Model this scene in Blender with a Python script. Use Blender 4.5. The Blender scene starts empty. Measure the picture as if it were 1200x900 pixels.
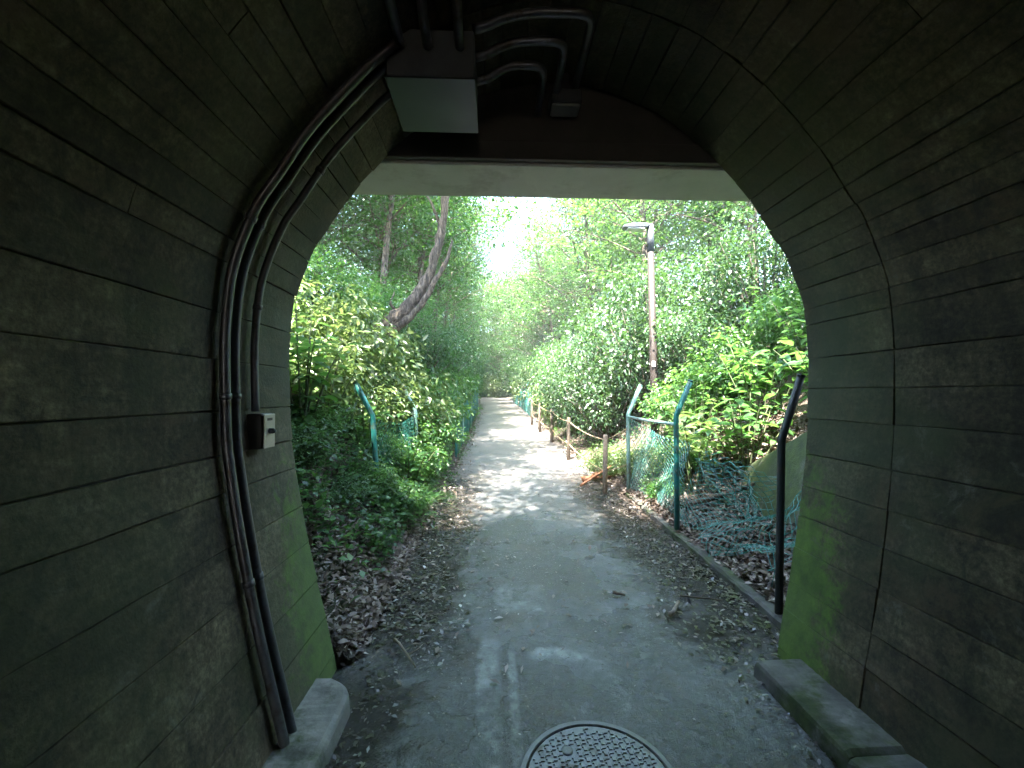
import bpy, math, random
import numpy as np
from mathutils import Vector, Matrix

# ------------------------------------------------------------------ camera, world, sun, exposure
S = bpy.context.scene
COL = S.collection
R = math.radians
cam_d = bpy.data.cameras.new('camera'); cam = bpy.data.objects.new('camera', cam_d); COL.objects.link(cam)
cam_d.sensor_width = 36; cam_d.lens = 15.0; cam_d.clip_start = 0.02; cam_d.clip_end = 1200
cam.location = (0, 0, 1.5); cam.rotation_euler = (R(91.37), 0, R(-2.29))
S.camera = cam
SUN_EL, SUN_AZ = 67, 206            # azimuth clockwise from +Y: the sun stands behind the camera, to the left
W = bpy.data.worlds.new('World'); S.world = W; W.use_nodes = True
sky = W.node_tree.nodes.new('ShaderNodeTexSky'); sky.sky_type = 'NISHITA'; sky.sun_disc = False
sky.sun_elevation = R(SUN_EL); sky.sun_rotation = R(SUN_AZ); sky.dust_density = 1.2; sky.ozone_density = 0.8
bg = W.node_tree.nodes['Background']; bg.inputs[1].default_value = 0.14
W.node_tree.links.new(sky.outputs[0], bg.inputs[0])
sl = bpy.data.lights.new('sun', 'SUN'); sl.energy = 5.0; sl.angle = R(0.53); sl.color = (1, 0.95, 0.86)
sun = bpy.data.objects.new('sun', sl); COL.objects.link(sun)
sd = Vector((math.sin(R(SUN_AZ)) * math.cos(R(SUN_EL)), math.cos(R(SUN_AZ)) * math.cos(R(SUN_EL)), math.sin(R(SUN_EL))))
sun.rotation_euler = sd.to_track_quat('Z', 'Y').to_euler(); sun.location = sd * 60
V = S.view_settings; V.view_transform = 'Standard'; V.look = 'None'; V.gamma = 1; V.exposure = 4.35
V.use_curve_mapping = False
S.render.engine = 'CYCLES'
cy = S.cycles; cy.use_denoising = True; cy.max_bounces = 8; cy.diffuse_bounces = 5; cy.glossy_bounces = 3
cy.transmission_bounces = 5; cy.transparent_max_bounces = 6; cy.caustics_reflective = False; cy.caustics_refractive = False
cy.sample_clamp_indirect = 6; cy.use_adaptive_sampling = True; cy.adaptive_threshold = 0.02

# ------------------------------------------------------------------ materials
def mat(name):
    m = bpy.data.materials.new(name); m.use_nodes = True
    nt = m.node_tree; return m, nt, nt.nodes['Principled BSDF']
def N(nt, t, **kw):
    n = nt.nodes.new(t)
    for k, v in kw.items():
        if k in n.inputs.keys() if not isinstance(k, int) else False: n.inputs[k].default_value = v
        else: setattr(n, k, v)
    return n
def L(nt, a, b): nt.links.new(a, b)
def ramp(nt, fac, stops, interp='LINEAR'):
    r = nt.nodes.new('ShaderNodeValToRGB'); cr = r.color_ramp; cr.interpolation = interp
    while len(cr.elements) < len(stops): cr.elements.new(0.5)
    for e, (p, c) in zip(cr.elements, stops):
        e.position = p; e.color = (*c, 1) if len(c) == 3 else c
    L(nt, fac, r.inputs[0]); return r.outputs[0]
def g(v): return (v, v, v)
def noise(nt, vec, scale, detail=5, rough=0.55, dist=0):
    n = nt.nodes.new('ShaderNodeTexNoise'); n.inputs['Scale'].default_value = scale
    n.inputs['Detail'].default_value = detail; n.inputs['Roughness'].default_value = rough
    n.inputs['Distortion'].default_value = dist
    if vec is not None: L(nt, vec, n.inputs['Vector'])
    return n.outputs['Fac']
def mix(nt, fac, a, b, blend='MIX'):
    n = nt.nodes.new('ShaderNodeMix'); n.data_type = 'RGBA'; n.blend_type = blend
    for s, v in ((n.inputs[0], fac), (n.inputs[6], a), (n.inputs[7], b)):
        if isinstance(v, bpy.types.NodeSocket): L(nt, v, s)
        elif isinstance(v, (int, float)): s.default_value = v
        else: s.default_value = (*v, 1)
    return n.outputs[2]
def mth(nt, op, a, b=None, c=None, clamp=False):
    n = nt.nodes.new('ShaderNodeMath'); n.operation = op; n.use_clamp = clamp
    for i, v in enumerate((a, b, c)):
        if v is None: continue
        if isinstance(v, bpy.types.NodeSocket): L(nt, v, n.inputs[i])
        else: n.inputs[i].default_value = v
    return n.outputs[0]
def sstep(nt, v, lo, hi, a=0.0, b=1.0):
    n = nt.nodes.new('ShaderNodeMapRange'); n.interpolation_type = 'SMOOTHSTEP'
    L(nt, v, n.inputs[0])
    n.inputs[1].default_value = lo; n.inputs[2].default_value = hi; n.inputs[3].default_value = a; n.inputs[4].default_value = b
    return n.outputs[0]
def bump(nt, bs, h, strength, dist=0.01):
    b = nt.nodes.new('ShaderNodeBump'); b.inputs['Strength'].default_value = strength; b.inputs['Distance'].default_value = dist
    L(nt, h, b.inputs['Height']); L(nt, b.outputs[0], bs.inputs['Normal'])
def pos(nt):
    gm = nt.nodes.new('ShaderNodeNewGeometry'); sp = nt.nodes.new('ShaderNodeSeparateXYZ')
    L(nt, gm.outputs['Position'], sp.inputs[0]); return gm.outputs['Position'], sp.outputs
def objrand(nt): return nt.nodes.new('ShaderNodeObjectInfo').outputs['Random']
def island(nt): return nt.nodes.new('ShaderNodeNewGeometry').outputs['Random Per Island']

def concrete_mat(name, base=0.2, moss=0.0, portal_moss=False, rough=0.85, tint=(1.0, 0.97, 0.88)):
    m, nt, bs = mat(name); P, (px, py, pz) = pos(nt)
    n1 = noise(nt, P, 1.6, 6, 0.6); n2 = noise(nt, P, 9, 6, 0.65); n3 = noise(nt, P, 70, 3, 0.6)
    c = lambda k: tuple(base * k * t for t in tint)
    col = ramp(nt, n1, [(0.3, c(0.4)), (0.5, c(0.95)), (0.7, c(1.6))])
    col = mix(nt, 0.65, col, ramp(nt, n2, [(0.33, c(0.55)), (0.52, c(0.95)), (0.7, c(1.5))]), 'MIX')
    rnd = objrand(nt)
    col = mix(nt, 1.0, col, ramp(nt, rnd, [(0, g(0.6)), (1, g(1.35))]), 'MULTIPLY')
    # vertical water runs
    mp = nt.nodes.new('ShaderNodeMapping'); mp.inputs['Scale'].default_value = (3.2, 3.2, 0.35); L(nt, P, mp.inputs[0])
    run = noise(nt, mp.outputs[0], 2.6, 4, 0.6)
    col = mix(nt, sstep(nt, run, 0.53, 0.68, 0, 0.6), col, c(0.3))
    if portal_moss:   # grain of the shutter boards and tide marks
        mg = nt.nodes.new('ShaderNodeMapping'); mg.inputs['Scale'].default_value = (26, 1.1, 26); L(nt, P, mg.inputs[0])
        gr = noise(nt, mg.outputs[0], 1.0, 4, 0.6)
        col = mix(nt, 0.6, col, mix(nt, 1.0, col, ramp(nt, gr, [(0.3, g(0.55)), (0.7, g(1.4))]), 'MULTIPLY'))
        grit = noise(nt, P, 42, 5, 0.75)
        col = mix(nt, 0.85, col, mix(nt, 1.0, col, ramp(nt, grit, [(0.34, g(0.35)), (0.5, g(1.0)), (0.66, g(1.9))]), 'MULTIPLY'))
        big = noise(nt, P, 0.75, 6, 0.7, 0.8)
        col = mix(nt, 1.0, col, ramp(nt, big, [(0.34, g(0.32)), (0.5, g(0.95)), (0.64, g(1.7))]), 'MULTIPLY')
        col = mix(nt, sstep(nt, noise(nt, P, 2.1, 6, 0.7, 1.0), 0.5, 0.66, 0, 0.6), col, (0.105, 0.07, 0.04))
        col = mix(nt, sstep(nt, noise(nt, P, 1.35, 6, 0.65, 0.5), 0.52, 0.66, 0, 0.55), col, (0.055, 0.062, 0.026))
        col = mix(nt, sstep(nt, noise(nt, P, 5.3, 6, 0.75, 0.4), 0.58, 0.72, 0, 0.5), col, (0.2, 0.19, 0.16))
        col = mix(nt, sstep(nt, noise(nt, P, 3.7, 6, 0.75, 1.2), 0.57, 0.66, 0, 0.7), col, (0.022, 0.02, 0.016))
    # pale lime bloom
    lime = mth(nt, 'MULTIPLY', sstep(nt, noise(nt, P, 3.1, 5, 0.7, 0.6), 0.6, 0.7), 0.35)
    col = mix(nt, lime, col, c(2.0))
    if portal_moss:
        edge = mth(nt, 'MULTIPLY', sstep(nt, py, 1.75, 2.4), sstep(nt, pz, 1.7, 0.35))
        nn = noise(nt, P, 11, 8, 0.78, 0.6)
        mk = sstep(nt, mth(nt, 'ADD', mth(nt, 'MULTIPLY', edge, 0.8), mth(nt, 'MULTIPLY', nn, 1.7)), 1.12, 1.5)
        col = mix(nt, mth(nt, 'MULTIPLY', mk, 0.92), col, ramp(nt, n2, [(0.3, (0.035, 0.085, 0.008)), (0.7, (0.15, 0.27, 0.025))]))
        film = mth(nt, 'MULTIPLY', mth(nt, 'ADD', sstep(nt, noise(nt, P, 1.1, 3), 0.42, 0.62, 0, 0.35), sstep(nt, py, 1.7, 2.3, 0, 0.3)), 0.9)
        col = mix(nt, film, col, (0.085, 0.105, 0.05))
    if moss:
        mk = sstep(nt, noise(nt, P, 2.4, 6, 0.7), 0.62 - moss * 0.35, 0.78 - moss * 0.3)
        col = mix(nt, mk, col, ramp(nt, n2, [(0.3, (0.016, 0.026, 0.008)), (0.7, (0.06, 0.085, 0.02))]))
    L(nt, col, bs.inputs['Base Color']); bs.inputs['Roughness'].default_value = rough
    h = mth(nt, 'ADD', mth(nt, 'MULTIPLY', n2, 0.7), mth(nt, 'MULTIPLY', n3, 0.4))
    bump(nt, bs, h, 0.5, 0.012); return m

def simple_mat(name, col, rough=0.5, metal=0.0, var=0.25, scale=14, bumpk=0.15, dirt=None):
    m, nt, bs = mat(name)
    tc = nt.nodes.new('ShaderNodeTexCoord').outputs['Object']
    n = noise(nt, tc, scale, 5, 0.65)
    lo = tuple(x * (1 - var) for x in col); hi = tuple(min(1, x * (1 + var)) for x in col)
    c = ramp(nt, n, [(0.3, lo), (0.7, hi)])
    if dirt:
        c = mix(nt, sstep(nt, noise(nt, tc, scale * 0.45, 5, 0.7), 0.5, 0.66), c, dirt)
    L(nt, c, bs.inputs['Base Color'])
    L(nt, ramp(nt, n, [(0.3, g(max(0.03, rough - 0.12))), (0.7, g(min(1, rough + 0.12)))]), bs.inputs['Roughness'])
    bs.inputs['Metallic'].default_value = metal
    if bumpk: bump(nt, bs, noise(nt, tc, scale * 3, 4), bumpk, 0.01)
    return m

def leaf_mat(name, stops, rough=0.42, trans=0.36, tcol=(0.16, 0.34, 0.06), spec=0.6):
    m, nt, bs = mat(name)
    col = ramp(nt, island(nt), stops)
    col = mix(nt, 1.0, col, ramp(nt, objrand(nt), [(0, g(0.8)), (1, g(1.15))]), 'MULTIPLY')
    L(nt, col, bs.inputs['Base Color']); bs.inputs['Roughness'].default_value = rough
    bs.inputs['Specular IOR Level'].default_value = spec
    tr = nt.nodes.new('ShaderNodeBsdfTranslucent')
    L(nt, mix(nt, 0.6, col, tcol), tr.inputs[0])
    mx = nt.nodes.new('ShaderNodeMixShader'); mx.inputs[0].default_value = trans
    out = nt.nodes['Material Output']
    L(nt, bs.outputs[0], mx.inputs[1]); L(nt, tr.outputs[0], mx.inputs[2]); L(nt, mx.outputs[0], out.inputs[0])
    return m

def bark_mat(name, col, moss=0.3):
    m, nt, bs = mat(name)
    tc = nt.nodes.new('ShaderNodeTexCoord').outputs['Object']
    mp = nt.nodes.new('ShaderNodeMapping'); mp.inputs['Scale'].default_value = (9, 9, 2.2); L(nt, tc, mp.inputs[0])
    n = noise(nt, mp.outputs[0], 2.5, 7, 0.7, 0.4)
    c = ramp(nt, n, [(0.34, tuple(x * 0.18 for x in col)), (0.5, col), (0.64, tuple(min(1, x * 2.3) for x in col))])
    mk = sstep(nt, noise(nt, tc, 1.7, 5, 0.65), 0.66 - moss * 0.3, 0.74 - moss * 0.2)
    c = mix(nt, mth(nt, 'MULTIPLY', mk, 0.75), c, (0.05, 0.085, 0.02))
    L(nt, c, bs.inputs['Base Color']); bs.inputs['Roughness'].default_value = 0.9
    bump(nt, bs, n, 1.0, 0.06); return m

M = {}
M['lining'] = concrete_mat('board_marked_concrete', 0.088, portal_moss=True, tint=(1.08, 0.87, 0.52))
M['shell'] = concrete_mat('joint_concrete', 0.06)
M['headwall'] = concrete_mat('headwall_concrete', 0.26, moss=0.6)
M['wing'] = concrete_mat('mossy_wing_concrete', 0.085, moss=0.95)
M['kerb'] = concrete_mat('kerb_concrete', 0.19, moss=0.42)
M['mosskerb'] = concrete_mat('mossy_kerb_concrete', 0.07, moss=0.6)
M['slab'] = simple_mat('pale_painted_soffit', (0.78, 0.77, 0.74), 0.6, 0, 0.08, 5, 0.05, (0.6, 0.58, 0.54))
M['darkbeam'] = simple_mat('shade_dark_steel', (0.045, 0.042, 0.038), 0.6, 0.0, 0.4, 6)  # beam face turned away from the light, its shade put into the colour
M['conduit'] = simple_mat('grey_conduit', (0.10, 0.10, 0.105), 0.42, 0.5, 0.3, 20, 0.05, (0.06, 0.045, 0.035))
M['galv'] = simple_mat('galvanised_steel', (0.06, 0.07, 0.078), 0.4, 0.9, 0.03, 3, 0.0)
M['boxside'] = simple_mat('dark_box_steel', (0.12, 0.13, 0.14), 0.5, 0.6, 0.2, 9, 0.02)
M['plate'] = simple_mat('brushed_plate', (0.4, 0.39, 0.35), 0.38, 0.3, 0.08, 30, 0.03)
M['darkmetal'] = simple_mat('dark_metal', (0.05, 0.05, 0.052), 0.45, 0.5, 0.3, 20, 0.05)
M['iron'] = simple_mat('cast_iron', (0.17, 0.18, 0.185), 0.45, 0.3, 0.35, 22, 0.25, (0.09, 0.08, 0.065))
M['ironrim'] = simple_mat('worn_iron_rim', (0.15, 0.155, 0.155), 0.5, 0.2, 0.25, 22, 0.2)
M['greenpaint'] = simple_mat('teal_green_paint', (0.02, 0.17, 0.15), 0.4, 0.0, 0.3, 12, 0.1, (0.10, 0.13, 0.10))
M['palegreen'] = simple_mat('pale_green_paint', (0.2, 0.33, 0.3), 0.5, 0.0, 0.3, 12, 0.1, (0.12, 0.1, 0.08))  # paler variant of the green fence paint
M['shaded_post'] = simple_mat('shade_dark_dirty_paint', (0.025, 0.032, 0.03), 0.5, 0.1, 0.4, 12, 0.15, (0.05, 0.04, 0.03))  # post under the slab: the shade there is put into its dark colour
M['wire'] = simple_mat('green_vinyl_wire', (0.02, 0.16, 0.135), 0.45, 0.0, 0.3, 30, 0.0, (0.11, 0.12, 0.1))
M['wood'] = simple_mat('weathered_wood', (0.26, 0.2, 0.15), 0.8, 0, 0.45, 25, 0.5)
M['darkwood'] = simple_mat('dark_damp_wood', (0.09, 0.07, 0.05), 0.8, 0, 0.45, 25, 0.5)
M['rope'] = simple_mat('tan_rope', (0.3, 0.22, 0.13), 0.85, 0, 0.3, 60, 0.4)
M['rustpole'] = simple_mat('brown_lamp_pole', (0.02, 0.0135, 0.0105), 0.7, 0.2, 0.25, 10, 0.1)
M['lampgrey'] = simple_mat('lamp_housing', (0.06, 0.065, 0.07), 0.45, 0.3, 0.15, 10, 0.05)
M['lampglass'] = simple_mat('lamp_lens', (0.55, 0.55, 0.5), 0.2, 0, 0.05, 10, 0)
M['sticker'] = simple_mat('white_tag', (0.75, 0.75, 0.72), 0.5, 0, 0.05, 10, 0)
M['twig'] = simple_mat('dry_twig', (0.2, 0.16, 0.12), 0.8, 0, 0.4, 30, 0.3)
M['redwood'] = simple_mat('orange_brown_wood', (0.28, 0.12, 0.06), 0.75, 0, 0.35, 20, 0.4)
M['bark'] = bark_mat('grey_brown_bark', (0.13, 0.10, 0.08), 0.2)
M['palebark'] = bark_mat('pale_bark', (0.10, 0.072, 0.05), 0.15)
M['mossbark'] = bark_mat('mossy_bark', (0.10, 0.085, 0.06), 0.8)
G1 = [(0, (0.012, 0.04, 0.018)), (0.45, (0.028, 0.08, 0.03)), (0.8, (0.055, 0.13, 0.042)), (1, (0.12, 0.19, 0.07))]
G2 = [(0, (0.016, 0.06, 0.02)), (0.5, (0.048, 0.135, 0.035)), (0.85, (0.09, 0.2, 0.05)), (1, (0.17, 0.26, 0.09))]
G3 = [(0, (0.03, 0.075, 0.02)), (0.4, (0.08, 0.15, 0.04)), (0.8, (0.17, 0.235, 0.085)), (1, (0.3, 0.32, 0.17))]
G4 = [(0, (0.012, 0.035, 0.016)), (0.6, (0.028, 0.068, 0.028)), (1, (0.06, 0.11, 0.04))]
M['leaf_mid'] = leaf_mat('mid_green_leaves', G1)
M['leaf_bright'] = leaf_mat('bright_green_leaves', G2, 0.32, 0.38, (0.2, 0.42, 0.06), 0.6)
M['leaf_pale'] = leaf_mat('pale_yellow_green_leaves', G3, 0.34, 0.32, (0.3, 0.42, 0.1), 0.6)
M['leaf_dark'] = leaf_mat('dark_evergreen_leaves', G4, 0.4, 0.22, spec=0.5)
M['stem'] = simple_mat('green_stem', (0.09, 0.11, 0.05), 0.7, 0, 0.3, 20, 0.1)
M['litter'] = leaf_mat('dead_leaves', [(0, (0.05, 0.035, 0.025)), (0.4, (0.13, 0.09, 0.065)), (0.75, (0.26, 0.2, 0.165)), (1, (0.42, 0.36, 0.32))], 0.6, 0.05, (0.3, 0.2, 0.1))
M['wetlitter'] = leaf_mat('wet_dead_leaves', [(0, (0.02, 0.016, 0.014)), (0.6, (0.05, 0.04, 0.032)), (0.93, (0.12, 0.10, 0.085)), (1, (0.4, 0.38, 0.36))], 0.3, 0.0, (0.3, 0.2, 0.1))

def earth_mat():
    m, nt, bs = mat('forest_earth'); P, _ = pos(nt)
    n1 = noise(nt, P, 2.2, 6, 0.65); n2 = noise(nt, P, 26, 5, 0.7)
    c = mix(nt, 0.5, ramp(nt, n1, [(0.3, (0.035, 0.026, 0.018)), (0.7, (0.12, 0.085, 0.06))]),
            ramp(nt, n2, [(0.35, (0.03, 0.022, 0.016)), (0.65, (0.16, 0.12, 0.09))]))
    c = mix(nt, sstep(nt, noise(nt, P, 0.9, 5), 0.52, 0.62, 0, 0.7), c, (0.03, 0.055, 0.018))
    L(nt, c, bs.inputs['Base Color']); bs.inputs['Roughness'].default_value = 0.95
    bump(nt, bs, n2, 1.0, 0.05); return m
M['earth'] = earth_mat()

def path_mat():
    m, nt, bs = mat('worn_damp_asphalt'); P, (px, py, pz) = pos(nt)
    n1 = noise(nt, P, 1.1, 6, 0.6); n2 = noise(nt, P, 11, 6, 0.7); n3 = noise(nt, P, 190, 2, 0.5); n4 = noise(nt, P, 2.8, 6, 0.62, 0.5)
    col = ramp(nt, n1, [(0.32, (0.055, 0.06, 0.064)), (0.52, (0.105, 0.11, 0.116)), (0.68, (0.165, 0.17, 0.176))])
    col = mix(nt, 0.5, col, ramp(nt, n2, [(0.34, (0.055, 0.058, 0.06)), (0.52, (0.105, 0.108, 0.112)), (0.66, (0.19, 0.194, 0.198))]))
    col = mix(nt, 0.35, col, mix(nt, 1.0, col, ramp(nt, n3, [(0.3, g(0.4)), (0.7, g(1.6))]), 'MULTIPLY'))
    n5 = noise(nt, P, 48, 4, 0.7)
    col = mix(nt, 0.8, col, mix(nt, 1.0, col, ramp(nt, n5, [(0.34, g(0.6)), (0.5, g(1.0)), (0.66, g(1.4))]), 'MULTIPLY'))
    vr = nt.nodes.new('ShaderNodeTexVoronoi'); vr.feature = 'DISTANCE_TO_EDGE'; vr.inputs['Scale'].default_value = 1.3
    wv = nt.nodes.new('ShaderNodeVectorMath'); wv.operation = 'ADD'; L(nt, P, wv.inputs[0])
    nz = nt.nodes.new('ShaderNodeTexNoise'); nz.inputs['Scale'].default_value = 4; nz.inputs['Detail'].default_value = 5; L(nt, P, nz.inputs['Vector'])
    sc_ = nt.nodes.new('ShaderNodeVectorMath'); sc_.operation = 'SCALE'; sc_.inputs['Scale'].default_value = 0.55; L(nt, nz.outputs['Color'], sc_.inputs[0])
    L(nt, sc_.outputs[0], wv.inputs[1]); L(nt, wv.outputs[0], vr.inputs['Vector'])
    crk = mth(nt, 'MULTIPLY', sstep(nt, vr.outputs['Distance'], 0.014, 0.004), sstep(nt, noise(nt, P, 0.9, 3), 0.48, 0.56))
    col = mix(nt, mth(nt, 'MULTIPLY', crk, 0.8), col, (0.025, 0.022, 0.02))
    # brown silt in the lower ground
    silt = sstep(nt, n4, 0.52, 0.66, 0, 0.4)
    col = mix(nt, silt, col, (0.12, 0.09, 0.065))
    # paler brown tone in patches further along the path
    far = sstep(nt, py, 5.2, 9.5)
    col = mix(nt, mth(nt, 'MULTIPLY', far, sstep(nt, noise(nt, P, 1.9, 5, 0.6), 0.36, 0.58, 0.2, 0.75)), col, (0.24, 0.2, 0.18))
    # mud and wet litter towards both verges
    dist = mth(nt, 'ABSOLUTE', mth(nt, 'SUBTRACT', px, 0.5))
    wob = mth(nt, 'ADD', dist, mth(nt, 'MULTIPLY', mth(nt, 'SUBTRACT', n4, 0.5), 1.1))
    verge = mth(nt, 'MULTIPLY', sstep(nt, wob, 0.5, 0.95), sstep(nt, py, 2.1, 2.7))
    tunnel_gutter = mth(nt, 'MULTIPLY', sstep(nt, wob, 0.82, 1.05), sstep(nt, py, 2.7, 2.1))
    mud = mth(nt, 'MAXIMUM', verge, mth(nt, 'MULTIPLY', tunnel_gutter, 1.0))
    mud = mth(nt, 'MULTIPLY', mud, sstep(nt, py, 9, 5.5))
    col = mix(nt, mth(nt, 'MULTIPLY', mud, 0.9), col, ramp(nt, n2, [(0.35, (0.018, 0.016, 0.014)), (0.65, (0.07, 0.054, 0.04))]))
    # green algae film
    alg = mth(nt, 'MULTIPLY', sstep(nt, noise(nt, P, 1.7, 5, 0.6), 0.58, 0.7), 0.2)
    col = mix(nt, alg, col, (0.075, 0.085, 0.05))
    # pale marks broken up by noise: two strips, a patch and an arc
    def band(v, a, b, s=0.02): return mth(nt, 'MULTIPLY', sstep(nt, v, a - s, a + s), sstep(nt, v, b + s, b - s))
    wx = mth(nt, 'ADD', px, mth(nt, 'MULTIPLY', mth(nt, 'SUBTRACT', n2, 0.5), 0.05))
    worn = sstep(nt, mth(nt, 'ADD', mth(nt, 'MULTIPLY', n2, 0.5), mth(nt, 'MULTIPLY', n4, 0.5)), 0.4, 0.62, 0.1, 0.9)
    st = mth(nt, 'MULTIPLY', band(wx, -0.09, 0.025), sstep(nt, py, 2.75, 2.3))
    st2 = mth(nt, 'MULTIPLY', band(wx, 0.075, 0.115, 0.012), band(py, 1.75, 2.5, 0.15))
    st3 = mth(nt, 'MULTIPLY', band(wx, 0.02, 0.36, 0.04), band(py, 2.95, 3.35, 0.06))
    dx = mth(nt, 'SUBTRACT', px, 0.33); dy = mth(nt, 'SUBTRACT', py, 2.12)
    rad = mth(nt, 'SQRT', mth(nt, 'ADD', mth(nt, 'MULTIPLY', dx, dx), mth(nt, 'MULTIPLY', mth(nt, 'MULTIPLY', dy, dy), 0.6)))
    arc = mth(nt, 'MULTIPLY', band(mth(nt, 'ADD', rad, mth(nt, 'MULTIPLY', n4, 0.08)), 0.29, 0.36, 0.03), sstep(nt, mth(nt, 'ADD', dx, dy), 0.12, 0.3))
    pale_marks = mth(nt, 'MULTIPLY', mth(nt, 'MAXIMUM', mth(nt, 'MAXIMUM', st, mth(nt, 'MULTIPLY', st2, 0.8)), mth(nt, 'MAXIMUM', mth(nt, 'MULTIPLY', st3, 0.5), mth(nt, 'MULTIPLY', arc, 0.8))), worn)
    col = mix(nt, mth(nt, 'MULTIPLY', pale_marks, 1.0), col, (0.46, 0.5, 0.5))
    # damp dark trail
    damp = sstep(nt, noise(nt, P, 0.8, 6, 0.6), 0.38, 0.52)
    wet = mth(nt, 'MAXIMUM', mth(nt, 'MULTIPLY', mud, sstep(nt, noise(nt, P, 3.3, 4, 0.6), 0.36, 0.48)), mth(nt, 'MULTIPLY', damp, mth(nt, 'MULTIPLY', sstep(nt, py, 7, 4), 0.8)))
    col = mix(nt, mth(nt, 'MULTIPLY', wet, 0.6), col, mix(nt, 1.0, col, g(0.35), 'MULTIPLY'))
    L(nt, col, bs.inputs['Base Color'])
    rr = nt.nodes.new('ShaderNodeMapRange'); L(nt, wet, rr.inputs[0]); rr.inputs[3].default_value = 0.38; rr.inputs[4].default_value = 0.12
    L(nt, rr.outputs[0], bs.inputs['Roughness'])
    h = mth(nt, 'ADD', mth(nt, 'MULTIPLY', n3, 0.25), mth(nt, 'ADD', mth(nt, 'MULTIPLY', n2, 0.8), mth(nt, 'MULTIPLY', mth(nt, 'MULTIPLY', mud, noise(nt, P, 40, 4, 0.7)), 1.6)))
    bump(nt, bs, h, 0.8, 0.02); return m
M['path'] = path_mat()

# ------------------------------------------------------------------ mesh helpers
def tag(o, label=None, cat=None, group=None, kind=None):
    if label: o['label'] = label
    if cat: o['category'] = cat
    if group: o['group'] = group
    if kind: o['kind'] = kind
    return o
def empty(name, loc=(0, 0, 0), rz=0, label=None, cat=None, group=None):
    o = bpy.data.objects.new(name, None); COL.objects.link(o); o.location = loc; o.rotation_euler = (0, 0, rz)
    o.empty_display_size = 0.1
    return tag(o, label, cat, group)
def link(name, me, m, parent=None, loc=None):
    o = bpy.data.objects.new(name, me); COL.objects.link(o)
    if m is not None and not me.materials: me.materials.append(m)
    if parent: o.parent = parent
    if loc is not None: o.location = loc
    return o
class MB:
    def __init__(s): s.v = []; s.f = []; s.sm = []
    def add(s, vs, fs, smooth=False):
        o = len(s.v); s.v += [tuple(v) for v in vs]; s.f += [tuple(i + o for i in f) for f in fs]; s.sm += [smooth] * len(fs); return s
    def box(s, a, b, bev=0.0, mtx=None):
        x0, y0, z0 = a; x1, y1, z1 = b
        if bev <= 0:
            vs = [(x, y, z) for z in (z0, z1) for (x, y) in ((x0, y0), (x1, y0), (x1, y1), (x0, y1))]
            fs = [(3, 2, 1, 0), (4, 5, 6, 7), (0, 1, 5, 4), (1, 2, 6, 5), (2, 3, 7, 6), (3, 0, 4, 7)]
        else:
            e = bev; vs = []; fs = []
            def ring(z, k):
                return [(x0 + e + k, y0 + k, z), (x1 - e - k, y0 + k, z), (x1 - k, y0 + e + k, z), (x1 - k, y1 - e - k, z), (x1 - e - k, y1 - k, z), (x0 + e + k, y1 - k, z), (x0 + k, y1 - e - k, z), (x0 + k, y0 + e + k, z)]
            rings = [ring(z0, e), ring(z0 + e, 0), ring(z1 - e, 0), ring(z1, e)]
            for r_ in rings: vs += r_
            for q in range(3):
                for i in range(8): fs.append((q * 8 + i, q * 8 + (i + 1) % 8, (q + 1) * 8 + (i + 1) % 8, (q + 1) * 8 + i))
            fs.append(tuple(range(7, -1, -1))); fs.append(tuple(range(24, 32)))
        if mtx is not None: vs = [mtx @ Vector(v) for v in vs]
        return s.add(vs, fs)
    def tube(s, pts, rad, n=8, cap=True, smooth=True, jit=0.0, rng=None, flat=1.0):
        pts = [Vector(p) for p in pts]; k = len(pts)
        rad = rad if isinstance(rad, (list, tuple)) else [rad] * k
        vs = []; fs = []; up = None
        for i, p in enumerate(pts):
            t = (pts[min(i + 1, k - 1)] - pts[max(i - 1, 0)]).normalized()
            if up is None:
                up = t.orthogonal().normalized()
            up = (up - t * up.dot(t)); up = up.normalized() if up.length > 1e-6 else t.orthogonal().normalized()
            w = t.cross(up)
            for j in range(n):
                a = 2 * math.pi * j / n; r_ = rad[i] * (1 + (rng.uniform(-jit, jit) if rng else 0))
                vs.append(p + up * (math.cos(a) * r_) + w * (math.sin(a) * r_ * flat))
        for i in range(k - 1):
            for j in range(n): fs.append((i * n + j, i * n + (j + 1) % n, (i + 1) * n + (j + 1) % n, (i + 1) * n + j))
        if cap: fs += [tuple(range(n - 1, -1, -1)), tuple(range((k - 1) * n, k * n))]
        return s.add(vs, fs, smooth)
    def lathe(s, prof, n=24, c=(0, 0, 0), smooth=True):
        vs = []; fs = []; k = len(prof)
        for r_, z in prof:
            for j in range(n):
                a = 2 * math.pi * j / n; vs.append((c[0] + r_ * math.cos(a), c[1] + r_ * math.sin(a), c[2] + z))
        for i in range(k - 1):
            for j in range(n): fs.append((i * n + j, i * n + (j + 1) % n, (i + 1) * n + (j + 1) % n, (i + 1) * n + j))
        fs.append(tuple(range((k - 1) * n, k * n))); fs.append(tuple(range(n - 1, -1, -1)))
        return s.add(vs, fs, smooth)
    def mesh(s, name):
        me = bpy.data.meshes.new(name); me.from_pydata(s.v, [], s.f); me.update()
        me.polygons.foreach_set('use_smooth', s.sm)
        return me
    def build(s, name, m, parent=None, loc=None): return link(name, s.mesh(name), m, parent, loc)

def bez(a, b, c, d, n=8):
    a, b, c, d = map(Vector, (a, b, c, d)); out = []
    for i in range(n + 1):
        t = i / n; u = 1 - t; out.append(a * u**3 + b * 3 * u * u * t + c * 3 * u * t * t + d * t**3)
    return out

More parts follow.
